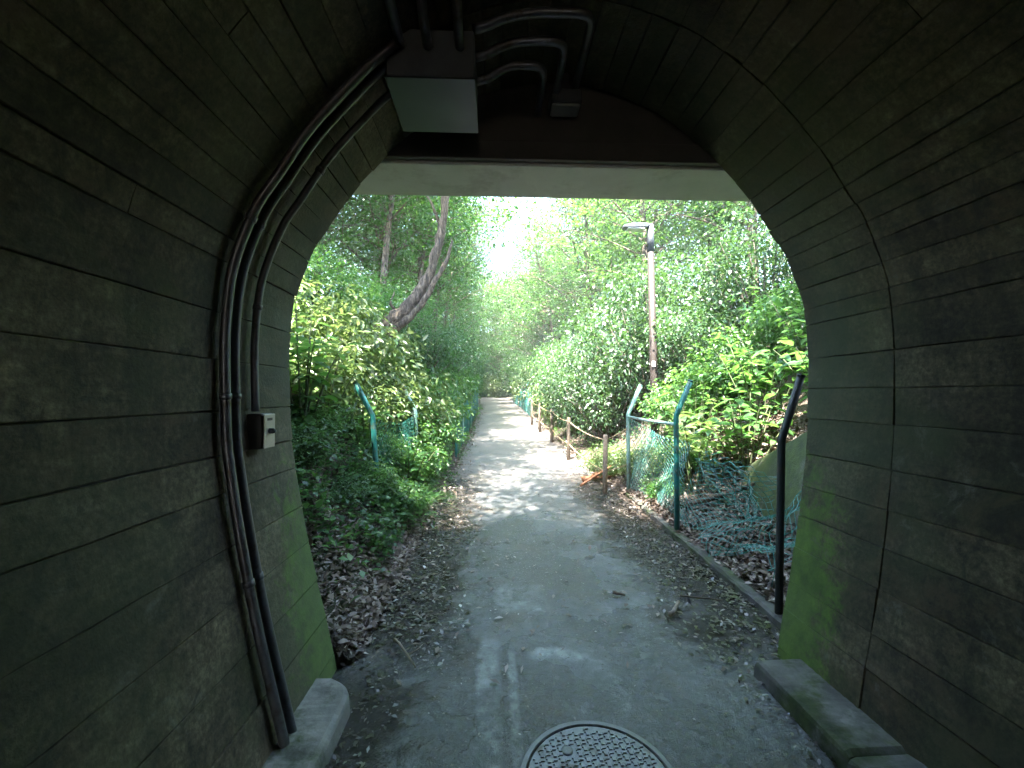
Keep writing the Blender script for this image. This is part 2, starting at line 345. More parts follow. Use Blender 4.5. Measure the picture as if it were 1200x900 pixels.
LEAF4 = (np.array([(0, 0, 0), (0.45, 0.5, 0.07), (1, 0, -0.06), (0.45, -0.5, 0.07)]), [(0, 1, 2, 3)])
LEAF6 = (np.array([(0, 0, 0), (0.3, 0.48, 0.07), (0.68, 0.36, 0.03), (1, 0, -0.16), (0.68, -0.36, 0.03), (0.3, -0.48, 0.07)]), [(0, 3, 2, 1), (0, 5, 4, 3)])
def leaf_mesh(name, c, d, nrm, ln, wd, tmpl=LEAF4):
    """many leaves in one mesh: centre, direction, normal, length, width arrays"""
    T, F = tmpl; n = len(c); k = len(T)
    d = d / np.linalg.norm(d, axis=1, keepdims=True)
    nrm = nrm - d * (nrm * d).sum(1, keepdims=True); nrm /= np.linalg.norm(nrm, axis=1, keepdims=True) + 1e-9
    s = np.cross(nrm, d)
    v = (c[:, None, :] + d[:, None, :] * (T[None, :, 0:1] * ln[:, None, None]) + s[:, None, :] * (T[None, :, 1:2] * wd[:, None, None]) + nrm[:, None, :] * (T[None, :, 2:3] * ln[:, None, None]))
    me = bpy.data.meshes.new(name); nf = len(F)
    me.vertices.add(n * k); me.vertices.foreach_set('co', v.reshape(-1).astype(np.float32))
    fa = np.array(F); idx = (np.arange(n)[:, None, None] * k + fa[None]).reshape(-1)
    me.loops.add(len(idx)); me.loops.foreach_set('vertex_index', idx.astype(np.int32))
    q = fa.shape[1]; me.polygons.add(n * nf)
    me.polygons.foreach_set('loop_start', (np.arange(n * nf) * q).astype(np.int32))
    try: me.polygons.foreach_set('loop_total', np.full(n * nf, q, np.int32))
    except Exception: pass
    me.update(); me.validate(); return me

# ------------------------------------------------------------------ ground shape
def sm(x, a, b):
    t = np.clip((np.asarray(x, float) - a) / (b - a), 0, 1); return t * t * (3 - 2 * t)
def zpath(y):
    y = np.asarray(y, float); return np.interp(y, [-60, 8, 12, 23, 35, 52, 80, 200], [0, 0, 0.1, 0.62, 0.95, 1.2, 1.6, 3.0])
def xpath(y):
    y = np.asarray(y, float); return -0.0009 * np.clip(y - 14, 0, 200)**2 * (1 - 0.25 * sm(y, 30, 70))
PL, PR = -0.75, 1.85
def bumpy(x, y):
    return (np.sin(x * 1.9 + y * 1.3) + np.sin(x * 3.7 - y * 2.9 + 1) * 0.6 + np.sin(y * 5.3 + x * 4.4 + 2) * 0.35) / 2
def hterr(x, y):
    x = np.asarray(x, float); y = np.asarray(y, float); z0 = zpath(y); xo = x - xpath(y)
    ul = PL - xo; ur = xo - PR
    ks = 1 - 0.45 * sm(y, 12, 26)
    hl = np.interp(ul, [0, 0.12, 0.5, 1.0, 1.75, 3, 8, 20, 60], [0, 0.08, 0.5, 1.1, 2.2, 2.9, 4.6, 7, 9]) * ks
    hr = np.interp(ur, [0, 0.1, 0.8, 2.0, 4.0, 8, 20, 60], [0, 0.06, 0.36, 1.45, 3.1, 5.0, 7.5, 9]) * ks
    h = np.where(ul > 0, hl, np.where(ur > 0, hr, -0.05))
    off = np.clip(np.maximum(ul, ur), 0, 1.5)
    h = h + bumpy(x, y) * 0.13 * off / 1.5 * 1.4 + bumpy(x * 4.1, y * 4.3) * 0.03 * np.clip(off * 3, 0, 1)
    inside = (y < 2.415)
    h = np.where(inside, np.where((x > -4.3) & (x < 5.0), -0.12, 4.1), h + z0)
    return h
def hz(x, y): return float(hterr(x, y))

def grid_mesh(name, xs, ys, zf):
    X, Y = np.meshgrid(xs, ys); Z = zf(X, Y)
    v = np.stack([X, Y, Z], -1).reshape(-1, 3); nx, ny = len(xs), len(ys)
    i = np.arange(ny - 1)[:, None] * nx + np.arange(nx - 1)[None]
    f = np.stack([i, i + 1, i + nx + 1, i + nx], -1).reshape(-1, 4)
    me = bpy.data.meshes.new(name); me.from_pydata(v.tolist(), [], f.tolist()); me.update()
    me.polygons.foreach_set('use_smooth', [True] * len(f)); return me
xs = np.unique(np.round(np.concatenate([np.linspace(-160, -14, 22), np.linspace(-14, -3, 30), np.arange(-3, 4.6, 0.1), np.linspace(4.6, 16, 30), np.linspace(16, 160, 22)]), 4))
ys = np.unique(np.round(np.concatenate([np.linspace(-60, 2.3, 14), [2.41, 2.42], np.arange(2.5, 9, 0.11), np.arange(9, 24, 0.3), np.linspace(24, 70, 60), np.linspace(70, 260, 22)]), 4))
tag(link('terrain', grid_mesh('terrain', xs, ys, hterr), M['earth']), kind='structure')

# the path: one sheet through the tunnel and along the wood
def path_sheet():
    ts = np.linspace(0, 1, 27); ysp = np.concatenate([np.linspace(-14, 1, 40), np.arange(1.05, 9, 0.08), np.linspace(9, 75, 180)])
    T, Y = np.meshgrid(ts, ysp)
    X = PL - 0.25 + T * (PR - PL + 0.42) + xpath(Y)
    Z = zpath(Y) + 0.012 + bumpy(X * 2.2, Y * 1.7) * 0.006 - 0.035 * sm(np.abs(T - 0.5), 0.42, 0.5)
    nx, ny = len(ts), len(ysp); v = np.stack([X, Y, Z], -1).reshape(-1, 3)
    i = np.arange(ny - 1)[:, None] * nx + np.arange(nx - 1)[None]
    f = np.stack([i, i + 1, i + nx + 1, i + nx], -1).reshape(-1, 4)
    me = bpy.data.meshes.new('path'); me.from_pydata(v.tolist(), [], f.tolist()); me.update()
    me.polygons.foreach_set('use_smooth', [True] * len(f)); return me
tag(link('path', path_sheet(), M['path']), kind='structure')

# ------------------------------------------------------------------ the tunnel
CX = 0.341
HALF = [(-0.1, 1.30), (0.05, 1.31), (0.6, 1.395), (1.08, 1.445), (1.56, 1.469), (1.8, 1.469), (2.04, 1.44), (2.28, 1.354), (2.42, 1.267), (2.62, 1.138), (2.80, 0.985), (2.93, 0.86), (3.07, 0.68), (3.17, 0.5), (3.25, 0.27), (3.285, 0.0)]
def smooth_profile():
    pts = [Vector((-h, z)) for z, h in HALF] + [Vector((h, z)) for z, h in HALF[-2::-1]]
    out = []
    for i in range(len(pts) - 1):
        p0 = pts[max(i - 1, 0)]; p1 = pts[i]; p2 = pts[i + 1]; p3 = pts[min(i + 2, len(pts) - 1)]
        for k in range(12):
            t = k / 12
            out.append(0.5 * ((2 * p1) + (p2 - p0) * t + (2 * p0 - 5 * p1 + 4 * p2 - p3) * t * t + (3 * p1 - p0 - 3 * p2 + p3) * t**3))
    out.append(pts[-1]); return out
PROF = smooth_profile()
ARC = [0.0]
for a, b in zip(PROF, PROF[1:]): ARC.append(ARC[-1] + (b - a).length)
TOT = ARC[-1]; A_X = np.array([p.x for p in PROF]); A_Z = np.array([p.y for p in PROF]); A_S = np.array(ARC)
A_X = A_X + np.where(A_X < 0, 0.11, -0.05) * np.clip((1.3 - A_Z) / 1.3, 0, 1)
def prof(s, off=0.0):
    """point on the lining at arc length s, moved off metres into the bore"""
    x = np.interp(s, A_S, A_X); z = np.interp(s, A_S, A_Z)
    e = 0.04; dx = np.interp(s + e, A_S, A_X) - np.interp(s - e, A_S, A_X); dz = np.interp(s + e, A_S, A_Z) - np.interp(s - e, A_S, A_Z)
    l = math.hypot(dx, dz); return CX + x + dz / l * off, z - dx / l * off
def s_at_z(z, left=True):
    h = TOT / 2; ss = np.linspace(0, h, 400); zz = np.interp(ss, A_S, A_Z); s = float(np.interp(z, zz, ss)); return s if left else TOT - s
def s_at_x(x):
    ss = np.linspace(0.35 * TOT, 0.65 * TOT, 800); xx = np.interp(ss, A_S, A_X) + CX; return float(np.interp(x, xx, ss))
PORTAL = 2.4
tunnel = empty('tunnel', (CX, PORTAL, 0), label='dark horseshoe tunnel of board-marked concrete framing the whole view', cat='tunnel')
TI = Matrix.Translation((-CX, -PORTAL, 0))
def tchild(name, mb, m, parent=None):
    me = mb.mesh(name); me.transform(TI); return link(name, me, m, parent or tunnel)
def shell():
    mb = MB(); ss = np.linspace(0, TOT, 90); n = len(ss)
    inn = [prof(s, -0.013) for s in ss]
    outp = []
    for x, z in inn:
        dx, dz = x - CX, z - 1.2
        k = min(4.2 / abs(dx) if abs(dx) > 1e-6 else 1e9, (3.0 / dz) if dz > 0 else 1e9)
        outp.append((CX + dx * k, 1.2 + dz * k))
    outp[0] = (CX - 4.2, -0.1); outp[-1] = (CX + 4.2, -0.1)
    vs = []
    for y in (-14, PORTAL - 0.004):
        vs += [(x, y, z) for x, z in inn] + [(x, y, z) for x, z in outp]
    A, B, C_, D = 0, n, 2 * n, 3 * n; fs = []
    for i in range(n - 1):
        fs.append((A + i, A + i + 1, C_ + i + 1, C_ + i)); fs.append((B + i + 1, B + i, D + i, D + i + 1))
        fs.append((A + i + 1, A + i, B + i, B + i + 1)); fs.append((C_ + i, C_ + i + 1, D + i + 1, D + i))
    return mb.add(vs, fs)
tchild('tunnel_body', shell(), M['shell'])
# courses of shutter boards
rb = random.Random(5)
cuts = [0.0]
while cuts[-1] < TOT:
    s = cuts[-1]; arch = s_at_z(1.9) < s < TOT - s_at_z(1.9)
    cuts.append(s + (rb.uniform(0.09, 0.135) if arch else rb.uniform(0.15, 0.215)))
cuts[-1] = TOT
if cuts[-1] - cuts[-2] < 0.07: cuts.pop(-2)
def board(s0, s1, y0, y1, rng):
    gap = rng.choice([0.0002, 0.0004, 0.0006, 0.001, 0.0018]); gy = 0.002
    s0 += gap; s1 -= gap; y0 += gy; y1 -= gy; e = 0.0025
    p = rng.uniform(-0.003, 0.004); tl = rng.uniform(-0.0025, 0.0025)
    nseg = max(1, int((y1 - y0) / 0.16)); yy = [y0 + (y1 - y0) * i / nseg for i in range(nseg + 1)]
    mid = (s0 + s1) / 2; rows = []
    cols = [(s0, -0.016, 0), (s0, p - tl - 0.002, 0), (s0 + e, p - tl, 1), (mid, p, 1), (s1 - e, p + tl, 1), (s1, p + tl - 0.002, 0), (s1, -0.016, 0)]
    vs = []; fs = []
    for i, y in enumerate(yy):
        w1 = rng.uniform(-0.001, 0.003); w2 = rng.uniform(-0.003, 0.001); rec = -0.003 if i in (0, nseg) else 0
        for j, (s, o, fr) in enumerate(cols):
            s2 = s + (w1 if j < 3 else (w2 if j > 3 else 0)) * (1 if 0 < j < 6 else 0)
            x, z = prof(s2, o + (rec if fr else 0)); vs.append((x, y, z))
    k = len(cols)
    for i in range(nseg):
        for j in range(k - 1): fs.append((i * k + j, i * k + j + 1, (i + 1) * k + j + 1, (i + 1) * k + j))
    fs.append(tuple(range(k - 1, -1, -1))); fs.append(tuple(range(nseg * k, (nseg + 1) * k)))
    return MB().add(vs, fs)
SEAM = 1.865
nb = 0
for s0, s1 in zip(cuts, cuts[1:]):
    tchild('lining_board', board(s0, s1, SEAM + 0.0012, PORTAL, rb), M['lining']); nb += 1
    y = SEAM - 0.0012
    first = True
    while y > -2.2:
        ln = rb.choice([0.55, 1.85, 1.85, 1.85, 1.85, 1.85, 1.2]) if first else rb.uniform(1.7, 2.0); first = False
        y2 = max(y - ln, -2.6)
        tchild('lining_board', board(s0, s1, y2, y, rb), M['lining']); nb += 1; y = y2
print('boards', nb)

# the slab beyond the portal
slab = empty('bridge_slab', (CX, PORTAL, 2.8), label='pale concrete slab with dark beam spanning the top of the tunnel mouth', cat='slab')
def child_at(root, name, mb, m):
    me = mb.mesh(name); me.transform(Matrix.Translation(-Vector(root.location))); return link(name, me, m, root)
child_at(slab, 'soffit', MB().box((-3.0, 2.452, 2.832), (3.9, 2.86, 3.25), 0.008), M['slab'])
child_at(slab, 'beam_web', MB().box((-2.9, 2.418, 2.955), (3.8, 2.448, 3.6)), M['darkbeam'])
child_at(slab, 'beam_flange', MB().box((-2.9, 2.404, 2.846), (3.8, 2.447, 2.952), 0.004), M['darkbeam'])
child_at(slab, 'parapet', MB().box((-3.0, 2.452, 3.255), (3.9, 2.84, 5.0), 0.01), M['headwall'])  # unseen upper wall, made taller so its shadow reaches along the path

# kerbs inside the tunnel
def kerb(label, xa, xb, yend, round_end, rng):
    root = empty('kerb', ((xa + xb) / 2, yend, 0), label=label, cat='kerb')
    y = yend; k = 0
    while y > -1.5:
        ln = 0.6; mb = MB(); n = 28 if k == 0 else 10; e = 0.018; y0 = y - ln + 0.004
        # block cross-section swept along Y with a worn top edge
        inner = xb if xb < CX else xa; outer = xa if xb < CX else xb
        sgn = 1 if inner > outer else -1
        prof_k = [(outer, -0.03), (outer, 0.105), (inner - sgn * e * 1.5, 0.1), (inner - sgn * e * 0.4, 0.093), (inner, 0.076), (inner + sgn * 0.012, -0.03)]
        vs = []; fs = []; m_ = len(prof_k)
        for i in range(n + 1):
            yy = y0 + (y - y0) * i / n
            rec = 0
            if k == 0 and round_end:
                t = max(0, (yy - (y - 0.17)) / 0.17); rec = (1 - math.sqrt(max(0, 1 - t * t))) * 0.2
            for j, (x, z) in enumerate(prof_k):
                xx = x - (sgn * rec if j >= 2 else 0) + rng.uniform(-0.003, 0.003) * (j >= 2) * (n == 10)
                endz = 0.012 if (i in (0, n) and 1 <= j <= 4) else 0
                vs.append((xx, yy, z - endz + rng.uniform(-0.002, 0.002)))
        for i in range(n):
            for j in range(m_ - 1): fs.append((i * m_ + j, (i + 1) * m_ + j, (i + 1) * m_ + j + 1, i * m_ + j + 1))
        fs.append(tuple(range(m_))); fs.append(tuple(n * m_ + j for j in range(m_ - 1, -1, -1)))
        child_at(root, 'kerb_block', mb.add(vs, fs), M['kerb']); y -= ln; k += 1
kerb('low concrete kerb with rounded end at the foot of the left tunnel wall', -1.02, -0.675, 2.19, True, random.Random(3))
kerb('low concrete kerb of blocks at the foot of the right tunnel wall', 1.375, 1.72, 2.24, False, random.Random(4))

# ------------------------------------------------------------------ fittings inside the tunnel
def profile_path(s0, s1, y, off, n=60): return [Vector((prof(s0 + (s1 - s0) * i / n, off)[0], y, prof(s0 + (s1 - s0) * i / n, off)[1])) for i in range(n + 1)]
BX0, BX1, BY0, BY1, BZ0, BZ1 = -0.465, -0.09, 1.80, 2.17, 2.85, 3.06
sb0 = s_at_x(BX0 + 0.03)
def conduit(label, pts, r, clamps, name='conduit'):
    root = empty(name, pts[-1], label=label, cat='conduit')
    child_at(root, 'pipe', MB().tube(pts, r, 12), M['conduit'])
    for p, t in clamps:
        q = Vector(t).normalized().to_track_quat('Z', 'Y').to_matrix().to_4x4(); q.translation = p
        mb = MB(); mb.tube([Vector(p) - Vector(t).normalized() * 0.012, Vector(p) + Vector(t).normalized() * 0.012], r * 1.22, 12)
        child_at(root, 'clamp', mb, M['conduit'])
    return root
def clamp_list(pts, ids): return [(pts[i], pts[i + 1] - pts[i - 1]) for i in ids]
c1 = profile_path(sb0, 0.08, 1.775, 0.034); conduit('thicker outer conduit of the parallel pair running down the left wall to the floor', c1, 0.0195, clamp_list(c1, (18, 32, 46)))
c2 = profile_path(sb0, 0.08, 1.843, 0.034); conduit('inner conduit of the parallel pair running down the left wall to the floor', c2, 0.018, clamp_list(c2, (18, 32, 46)))
s_sw = s_at_z(1.42)
c3 = profile_path(sb0, s_sw, 1.99, 0.034); conduit('short conduit curving down the left arch into the switch box', c3, 0.0165, clamp_list(c3, (20, 44)))
# switch box
sx, _ = prof(s_at_z(1.33), 0.0)
sw = empty('switch_box', (sx, 2.03, 1.33), label='small switch box with pale face plate and knob on the left wall', cat='switch')
link('housing', MB().box((-0.012, -0.05, -0.08), (0.066, 0.05, 0.08), 0.006).mesh('housing'), M['darkmetal'], sw)
pl = link('face_plate', MB().box((0.067, -0.046, -0.078), (0.073, 0.05, 0.078), 0.002).mesh('face_plate'), M['plate'], sw)
kb = MB(); kb.tube([(0.072, 0.0, 0.0), (0.09, 0, 0), (0.1, 0, -0.003)], [0.013, 0.013, 0.008], 10)
link('knob', kb.mesh('knob'), M['galv'], pl)
link('maker_mark', MB().box((0.0732, -0.02, 0.048), (0.0745, 0.022, 0.06)).mesh('maker_mark'), M['darkmetal'], pl)
# overhead junction box
jb = empty('junction_box', ((BX0 + BX1) / 2, (BY0 + BY1) / 2, BZ0), label='steel junction box with reflective underside hanging from the tunnel crown', cat='junction box')
jx, jy, jz = (BX1 - BX0) / 2, (BY1 - BY0) / 2, BZ1 - BZ0
link('housing', MB().box((-jx, -jy, 0.004), (jx, jy, jz), 0.004).mesh('housing'), M['boxside'], jb)
link('bottom_lid', MB().box((-jx - 0.004, -jy - 0.004, -0.006), (jx + 0.004, jy + 0.004, 0.003), 0.002).mesh('bottom_lid'), M['galv'], jb)
for sx_ in (-0.12, 0.12):
    link('hanger', MB().tube([(sx_, 0, jz - 0.01), (sx_, 0, jz + 0.22)], 0.012, 8).mesh('hanger'), M['galv'], jb)
# crown conduits: from the box's right side, bending towards the beam
for k, (x1, yy, zz, lab) in enumerate([(0.44, 1.85, 3.2, 'outermost of three bent conduits under the crown right of the junction box'), (0.335, 1.965, 3.165, 'middle of three bent conduits under the crown right of the junction box'), (0.245, 2.06, 3.12, 'innermost of three bent conduits under the crown right of the junction box')]):
    r0 = 0.085
    pts = [Vector((BX1 - 0.01, yy, zz - 0.09))] + bez((BX1 + 0.03, yy, zz - 0.08), (BX1 + 0.1, yy, zz - 0.06), (BX1 + 0.12, yy, zz), (x1 - r0 - 0.04, yy, zz), 6) + bez((x1 - r0, yy, zz), (x1 - 0.02, yy, zz), (x1, yy + 0.02, zz), (x1, yy + r0, zz), 8) + [Vector((x1, 2.405, zz - 0.01))]
    conduit(lab, pts, 0.02, [])
for x, lab in ((-0.40, 'leftmost ceiling conduit entering the near side of the junction box'), (-0.285, 'middle ceiling conduit entering the near side of the junction box'), (-0.15, 'rightmost ceiling conduit entering the near side of the junction box')):
    zc = prof(s_at_x(x), 0.035)[1]
    pts = [Vector((x, 1.79, 2.98))] + bez((x, 1.72, 2.98), (x, 1.62, 2.98), (x, 1.62, zc), (x, 1.5, zc), 8) + [Vector((x, y, zc)) for y in (1.0, 0.2, -1, -2.5)]
    conduit(lab, pts, 0.02, [])
fx = empty('emergency_lamp', (0.39, 2.33, 3.1), label='small unlit grey lamp box below the crown, right of the bent conduits', cat='lamp')
link('housing', MB().box((-0.085, -0.05, 0.0), (0.085, 0.07, 0.075), 0.008).mesh('housing'), M['lampgrey'], fx)
link('diffuser', MB().box((-0.078, -0.042, -0.018), (0.078, 0.06, -0.001), 0.006).mesh('diffuser'), M['plate'], fx)
link('bracket', MB().box((-0.02, -0.02, 0.076), (0.02, 0.02, 0.2)).mesh('bracket'), M['darkmetal'], fx)

# manhole
MH = (0.40, 1.64, 0.018)
mh = empty('manhole', MH, label='round cast iron manhole cover with worn S-pattern in the tunnel floor', cat='manhole')
link('rim', MB().lathe([(0.312, -0.02), (0.312, 0.006), (0.306, 0.010), (0.288, 0.010), (0.284, 0.004), (0.283, -0.02)], 64, smooth=False).mesh('rim'), M['ironrim'], mh)
link('cover', MB().lathe([(0.280, -0.02), (0.280, 0.004), (0.276, 0.007), (0.0, 0.007)], 64, smooth=False).mesh('cover'), M['iron'], mh)
st = MB()
for i in range(-10, 11):
    for j in range(-10, 11):
        x, y = i * 0.0262, j * 0.0262
        if math.hypot(x, y) > 0.262 or math.hypot(x + 0.1, y - 0.15) < 0.03: continue
        a = math.pi / 2 * ((i + j) % 2)
        mt = Matrix.Translation((x, y, 0.0095)) @ Matrix.Rotation(a, 4, 'Z')
        st.box((-0.011, -0.0035, -0.003), (0.011, 0.0035, 0.002), 0, mt)
        st.box((0.0055, 0.0037, -0.003), (0.011, 0.0095, 0.0018), 0, mt); st.box((-0.011, -0.0095, -0.003), (-0.0055, -0.0037, 0.0018), 0, mt)
tag(link('raised_pattern', st.mesh('raised_pattern'), M['iron'], mh), kind='stuff')
link('lifting_eye', MB().lathe([(0.024, 0.004), (0.024, 0.010), (0.018, 0.012), (0.0, 0.011)], 20, (-0.1, 0.15, 0)).mesh('lifting_eye'), M['ironrim'], mh)

# ------------------------------------------------------------------ fences
def bent_post(root, base, bend, tip, m, r=0.024, name='post'):
    base, bend, tip = map(Vector, (base, bend, tip))
    d1 = (bend - base).normalized(); d2 = (tip - bend).normalized()
    pts = [base, base + d1 * (bend - base).length * 0.5, bend - d1 * 0.04] + bez(bend - d1 * 0.03, bend, bend, bend + d2 * 0.03, 4)[1:] + [tip]
    o = child_at(root, name, MB().tube(pts, r, 10), m)
    child_at(root, 'cap', MB().tube([tip - d2 * 0.004, tip + d2 * 0.008], r * 1.12, 10), m).parent = root
    return o
def chain(surf, nu, nv, r=0.0018):
    """diamond mesh over a surface(u, v); nu and nv cells"""
    mb = MB()
    for k in range(-nv, nu + 1):
        for sg in (1, -1):
            pts = []
            for j in range(nv * 2 + 1):
                u = (k + j / 2) if sg == 1 else (k + nv - j / 2)
                if -0.001 <= u <= nu + 0.001: pts.append(surf(min(1, max(0, u / nu)), j / (nv * 2)) )
            if len(pts) > 1: mb.tube(pts, r, 3, cap=False, smooth=False)
    return mb
def crumple(p, k=1.0): return p + Vector((math.sin(p.y * 23 + p.z * 17) * 0.02, math.sin(p.x * 29 + p.z * 11) * 0.03, math.sin(p.x * 19 + p.y * 27) * 0.028)) * k
FX = 1.93
fr = empty('chain_link_fence', (FX, 4.5, hz(FX, 4.5)), label='broken green chain link fence with bent-top posts right of the path', cat='fence')
PA = (1.97, 6.25); PB = (1.92, 4.46); PC = (1.85, 2.75)
bent_post(fr, (*PA, -0.05), (PA[0], PA[1], 1.2), (PA[0] + 0.19, PA[1], 1.63), M['palegreen'], 0.03)
bent_post(fr, (*PB, -0.05), (PB[0], PB[1], 1.27), (PB[0] + 0.16, PB[1], 1.64), M['greenpaint'], 0.027)
o = bent_post(fr, (*PC, -0.05), (PC[0] + 0.04, PC[1], 1.2), (PC[0] + 0.18, PC[1], 1.62), M['shaded_post'], 0.024); o['label'] = 'dark post close to the tunnel mouth'
child_at(fr, 'top_rail', MB().tube([(PA[0], PA[1], 1.17), ((PA[0] + PB[0]) / 2, 5.35, 1.165), (PB[0], PB[1], 1.18)], 0.018, 8), M['palegreen'])
def s1f(u, v):
    x = PB[0] + (PA[0] - PB[0]) * u + 0.05 + 0.09 * math.sin(u * 3.1) * (1 - v) + 0.03 * math.sin(u * 11 + v * 7)
    zt = 1.16 - 0.3 * math.sin(u * math.pi) * 0.35 - 0.35 * (1 - u)**2 * 0.5; y = PB[1] + (PA[1] - PB[1]) * u
    return Vector((x + 0.1 * (1 - u) * v, y, 0.12 + (zt - 0.12) * v))
tag(child_at(fr, 'wire_mesh', chain(s1f, 20, 13, 0.0036), M['wire']), kind='stuff')
def s2f(u, v):      # the fallen span: lies back over the litter between the two near posts
    y = PC[1] + 0.25 + (PB[1] - PC[1] - 0.2) * u
    stand = sm(u, 0.62, 1.0)
    xg = PB[0] + 0.05 + 0.85 * v + 0.1 * math.sin(u * 9 + v * 4)
    zg = hz(xg, y) + 0.05 + 0.10 * abs(math.sin(u * 7.3 + v * 3.1)) + 0.28 * sm(v, 0.5, 1.0) * (0.4 + 0.6 * math.sin(u * 5.0 + 0.4)**2)
    xs_ = PB[0] + 0.05 + 0.25 * v; zs_ = 0.12 + 0.8 * v
    return Vector((xg + (xs_ - xg) * stand, y + 0.06 * math.sin(v * 6 + u * 5), zg + (zs_ - zg) * stand))
tag(child_at(fr, 'fallen_wire_mesh', chain(lambda u, v: crumple(s2f(u, v), 1.3 * (1 - u)), 22, 14, 0.0032), M['wire']), kind='stuff')
def s3f(u, v):      # torn flap curling up against the wing wall
    y = 3.75 + 0.95 * u; x = 2.28 + 0.22 * u + 0.12 * math.sin(u * 3 + v * 2.2) - 0.1 * v * v
    return crumple(Vector((x, y + 0.1 * v, hz(x, y) + 0.02 + (0.62 - 0.18 * (u - 0.4)**2) * v)), 0.8)
tag(child_at(fr, 'torn_wire_flap', chain(s3f, 12, 8, 0.0032), M['wire']), kind='stuff')
def s3e(u): return s3f(u, 1.0)
child_at(fr, 'edge_wire', MB().tube([s3f(i / 12, 1.0) for i in range(13)] + [s3f(0.995, 1 - i / 6) for i in range(1, 7)], 0.006, 5), M['wire'])
# mossy concrete edging the fence stands in
ek = empty('edging_kerb', (1.86, 4.4, 0), label='low moss-covered concrete edging under the right chain link fence', cat='kerb')
rk = random.Random(8); y = 2.62
while y < 6.2:
    ln = 0.6; n = 6; vs = []; fs = []
    for i in range(n + 1):
        yy = y + (ln - 0.006) * i / n; xo = 1.80 + 0.028 * (yy - 2.7)
        for (x, z) in ((0, -0.06), (0.008, 0.055), (0.025, 0.07), (0.095, 0.07), (0.11, 0.055), (0.115, -0.06)):
            vs.append((xo + x + rk.uniform(-0.004, 0.004), yy, z + rk.uniform(-0.006, 0.006)))
    for i in range(n):
        for j in range(5): fs.append((i * 6 + j + 1, i * 6 + j, (i + 1) * 6 + j, (i + 1) * 6 + j + 1))
    fs.append(tuple(range(6))); fs.append(tuple(n * 6 + j for j in range(5, -1, -1)))
    child_at(ek, 'edging_block', MB().add(vs, fs), M['mosskerb']); y += ln
# the mossy wing wall
ww = empty('wing_wall', (2.3, 2.5, 0), label='mossy sloping concrete wing wall right of the tunnel mouth', cat='wall')
def wing():
    mb = MB(); n = 14; vs = []; fs = []
    for i in range(n + 1):
        t = i / n; y = 2.42 + 2.75 * t; xb = 2.08 + 0.62 * t; zt = 1.98 - 1.45 * t**0.9
        lean = 0.42 * zt
        ring = [(xb, -0.2), (xb + lean * 0.55, zt * 0.5), (xb + lean, zt - 0.02), (xb + lean + 0.03, zt), (xb + lean + 0.33, zt + 0.01), (xb + lean + 0.4, -0.2)]
        vs += [(x, y, z) for x, z in ring]
    k = 6
    for i in range(n):
        for j in range(k - 1): fs.append((i * k + j + 1, i * k + j, (i + 1) * k + j, (i + 1) * k + j + 1))
    fs.append(tuple(range(k))); fs.append(tuple(n * k + j for j in range(k - 1, -1, -1)))
    return mb.add(vs, fs)
child_at(ww, 'battered_face', wing(), M['wing'])

# rope fence on wooden posts
rf = empty('rope_fence', (1.63, 6.4, 0), label='low rope fence on wooden posts along the right edge of the path', cat='fence')
rp = [(1.64, 6.35, 0.94, 0.036, 'wood'), (1.62, 9.4, 1.0, 0.04, 'darkwood'), (1.63, 12.2, 1.02, 0.05, 'darkwood'), (1.52, 14.4, 1.02, 0.05, 'darkwood'), (1.42, 16.4, 1.05, 0.05, 'darkwood')]
rr_ = random.Random(2); tops = []
for x, y, h, r, mm in rp:
    z0 = hz(x, y); lx = rr_.uniform(-0.02, 0.02)
    mb = MB(); mb.tube([(x, y, z0 - 0.15), (x + lx * 0.5, y, z0 + h * 0.5), (x + lx, y, z0 + h - 0.012), (x + lx, y, z0 + h)], [r * 1.04, r, r * 0.98, r * 0.85], 10, jit=0.05, rng=rr_)
    child_at(rf, 'post', mb, M[mm]); tops.append((x + lx, y, z0, h, r))
tops.insert(0, (PA[0] - 0.02, PA[1], hz(PA[0], PA[1]) - 0.04, 1.05, 0.03))
for (xa, ya, za, ha, ra), (xb, yb, zb, hb, rb2) in zip(tops, tops[1:]):
    for k in (0.92, 0.42):
        a = Vector((xa, ya, za + ha * k)); b = Vector((xb, yb, zb + hb * k)); sag = 0.05 * (b - a).length * 0.4
        pts = [a.lerp(b, t / 10) - Vector((0, 0, sag * 4 * (t / 10) * (1 - t / 10))) for t in range(11)]
        child_at(rf, 'rope', MB().tube(pts, 0.009, 6), M['rope'])

# left fence post near the tunnel and its mesh
fl = empty('leaning_fence', (-1.2, 4.5, hz(-1.2, 4.5)), label='green bent-top fence post with mesh swallowed by the left undergrowth', cat='fence')
bent_post(fl, (-1.19, 4.5, 0.15), (-1.27, 4.5, 1.27), (-1.45, 4.5, 1.62), M['greenpaint'], 0.027)
bent_post(fl, (-1.12, 6.3, 0.15), (-1.16, 6.3, 1.25), (-1.33, 6.3, 1.6), M['palegreen'], 0.027)
def s4f(u, v): return Vector((-1.2 + 0.08 * u + 0.03 * math.sin(u * 8 + v * 5), 4.5 + 1.8 * u, 0.35 + 0.9 * v - 0.1 * math.sin(u * 3.1) * v))
tag(child_at(fl, 'wire_mesh', chain(s4f, 24, 12), M['wire']), kind='stuff')
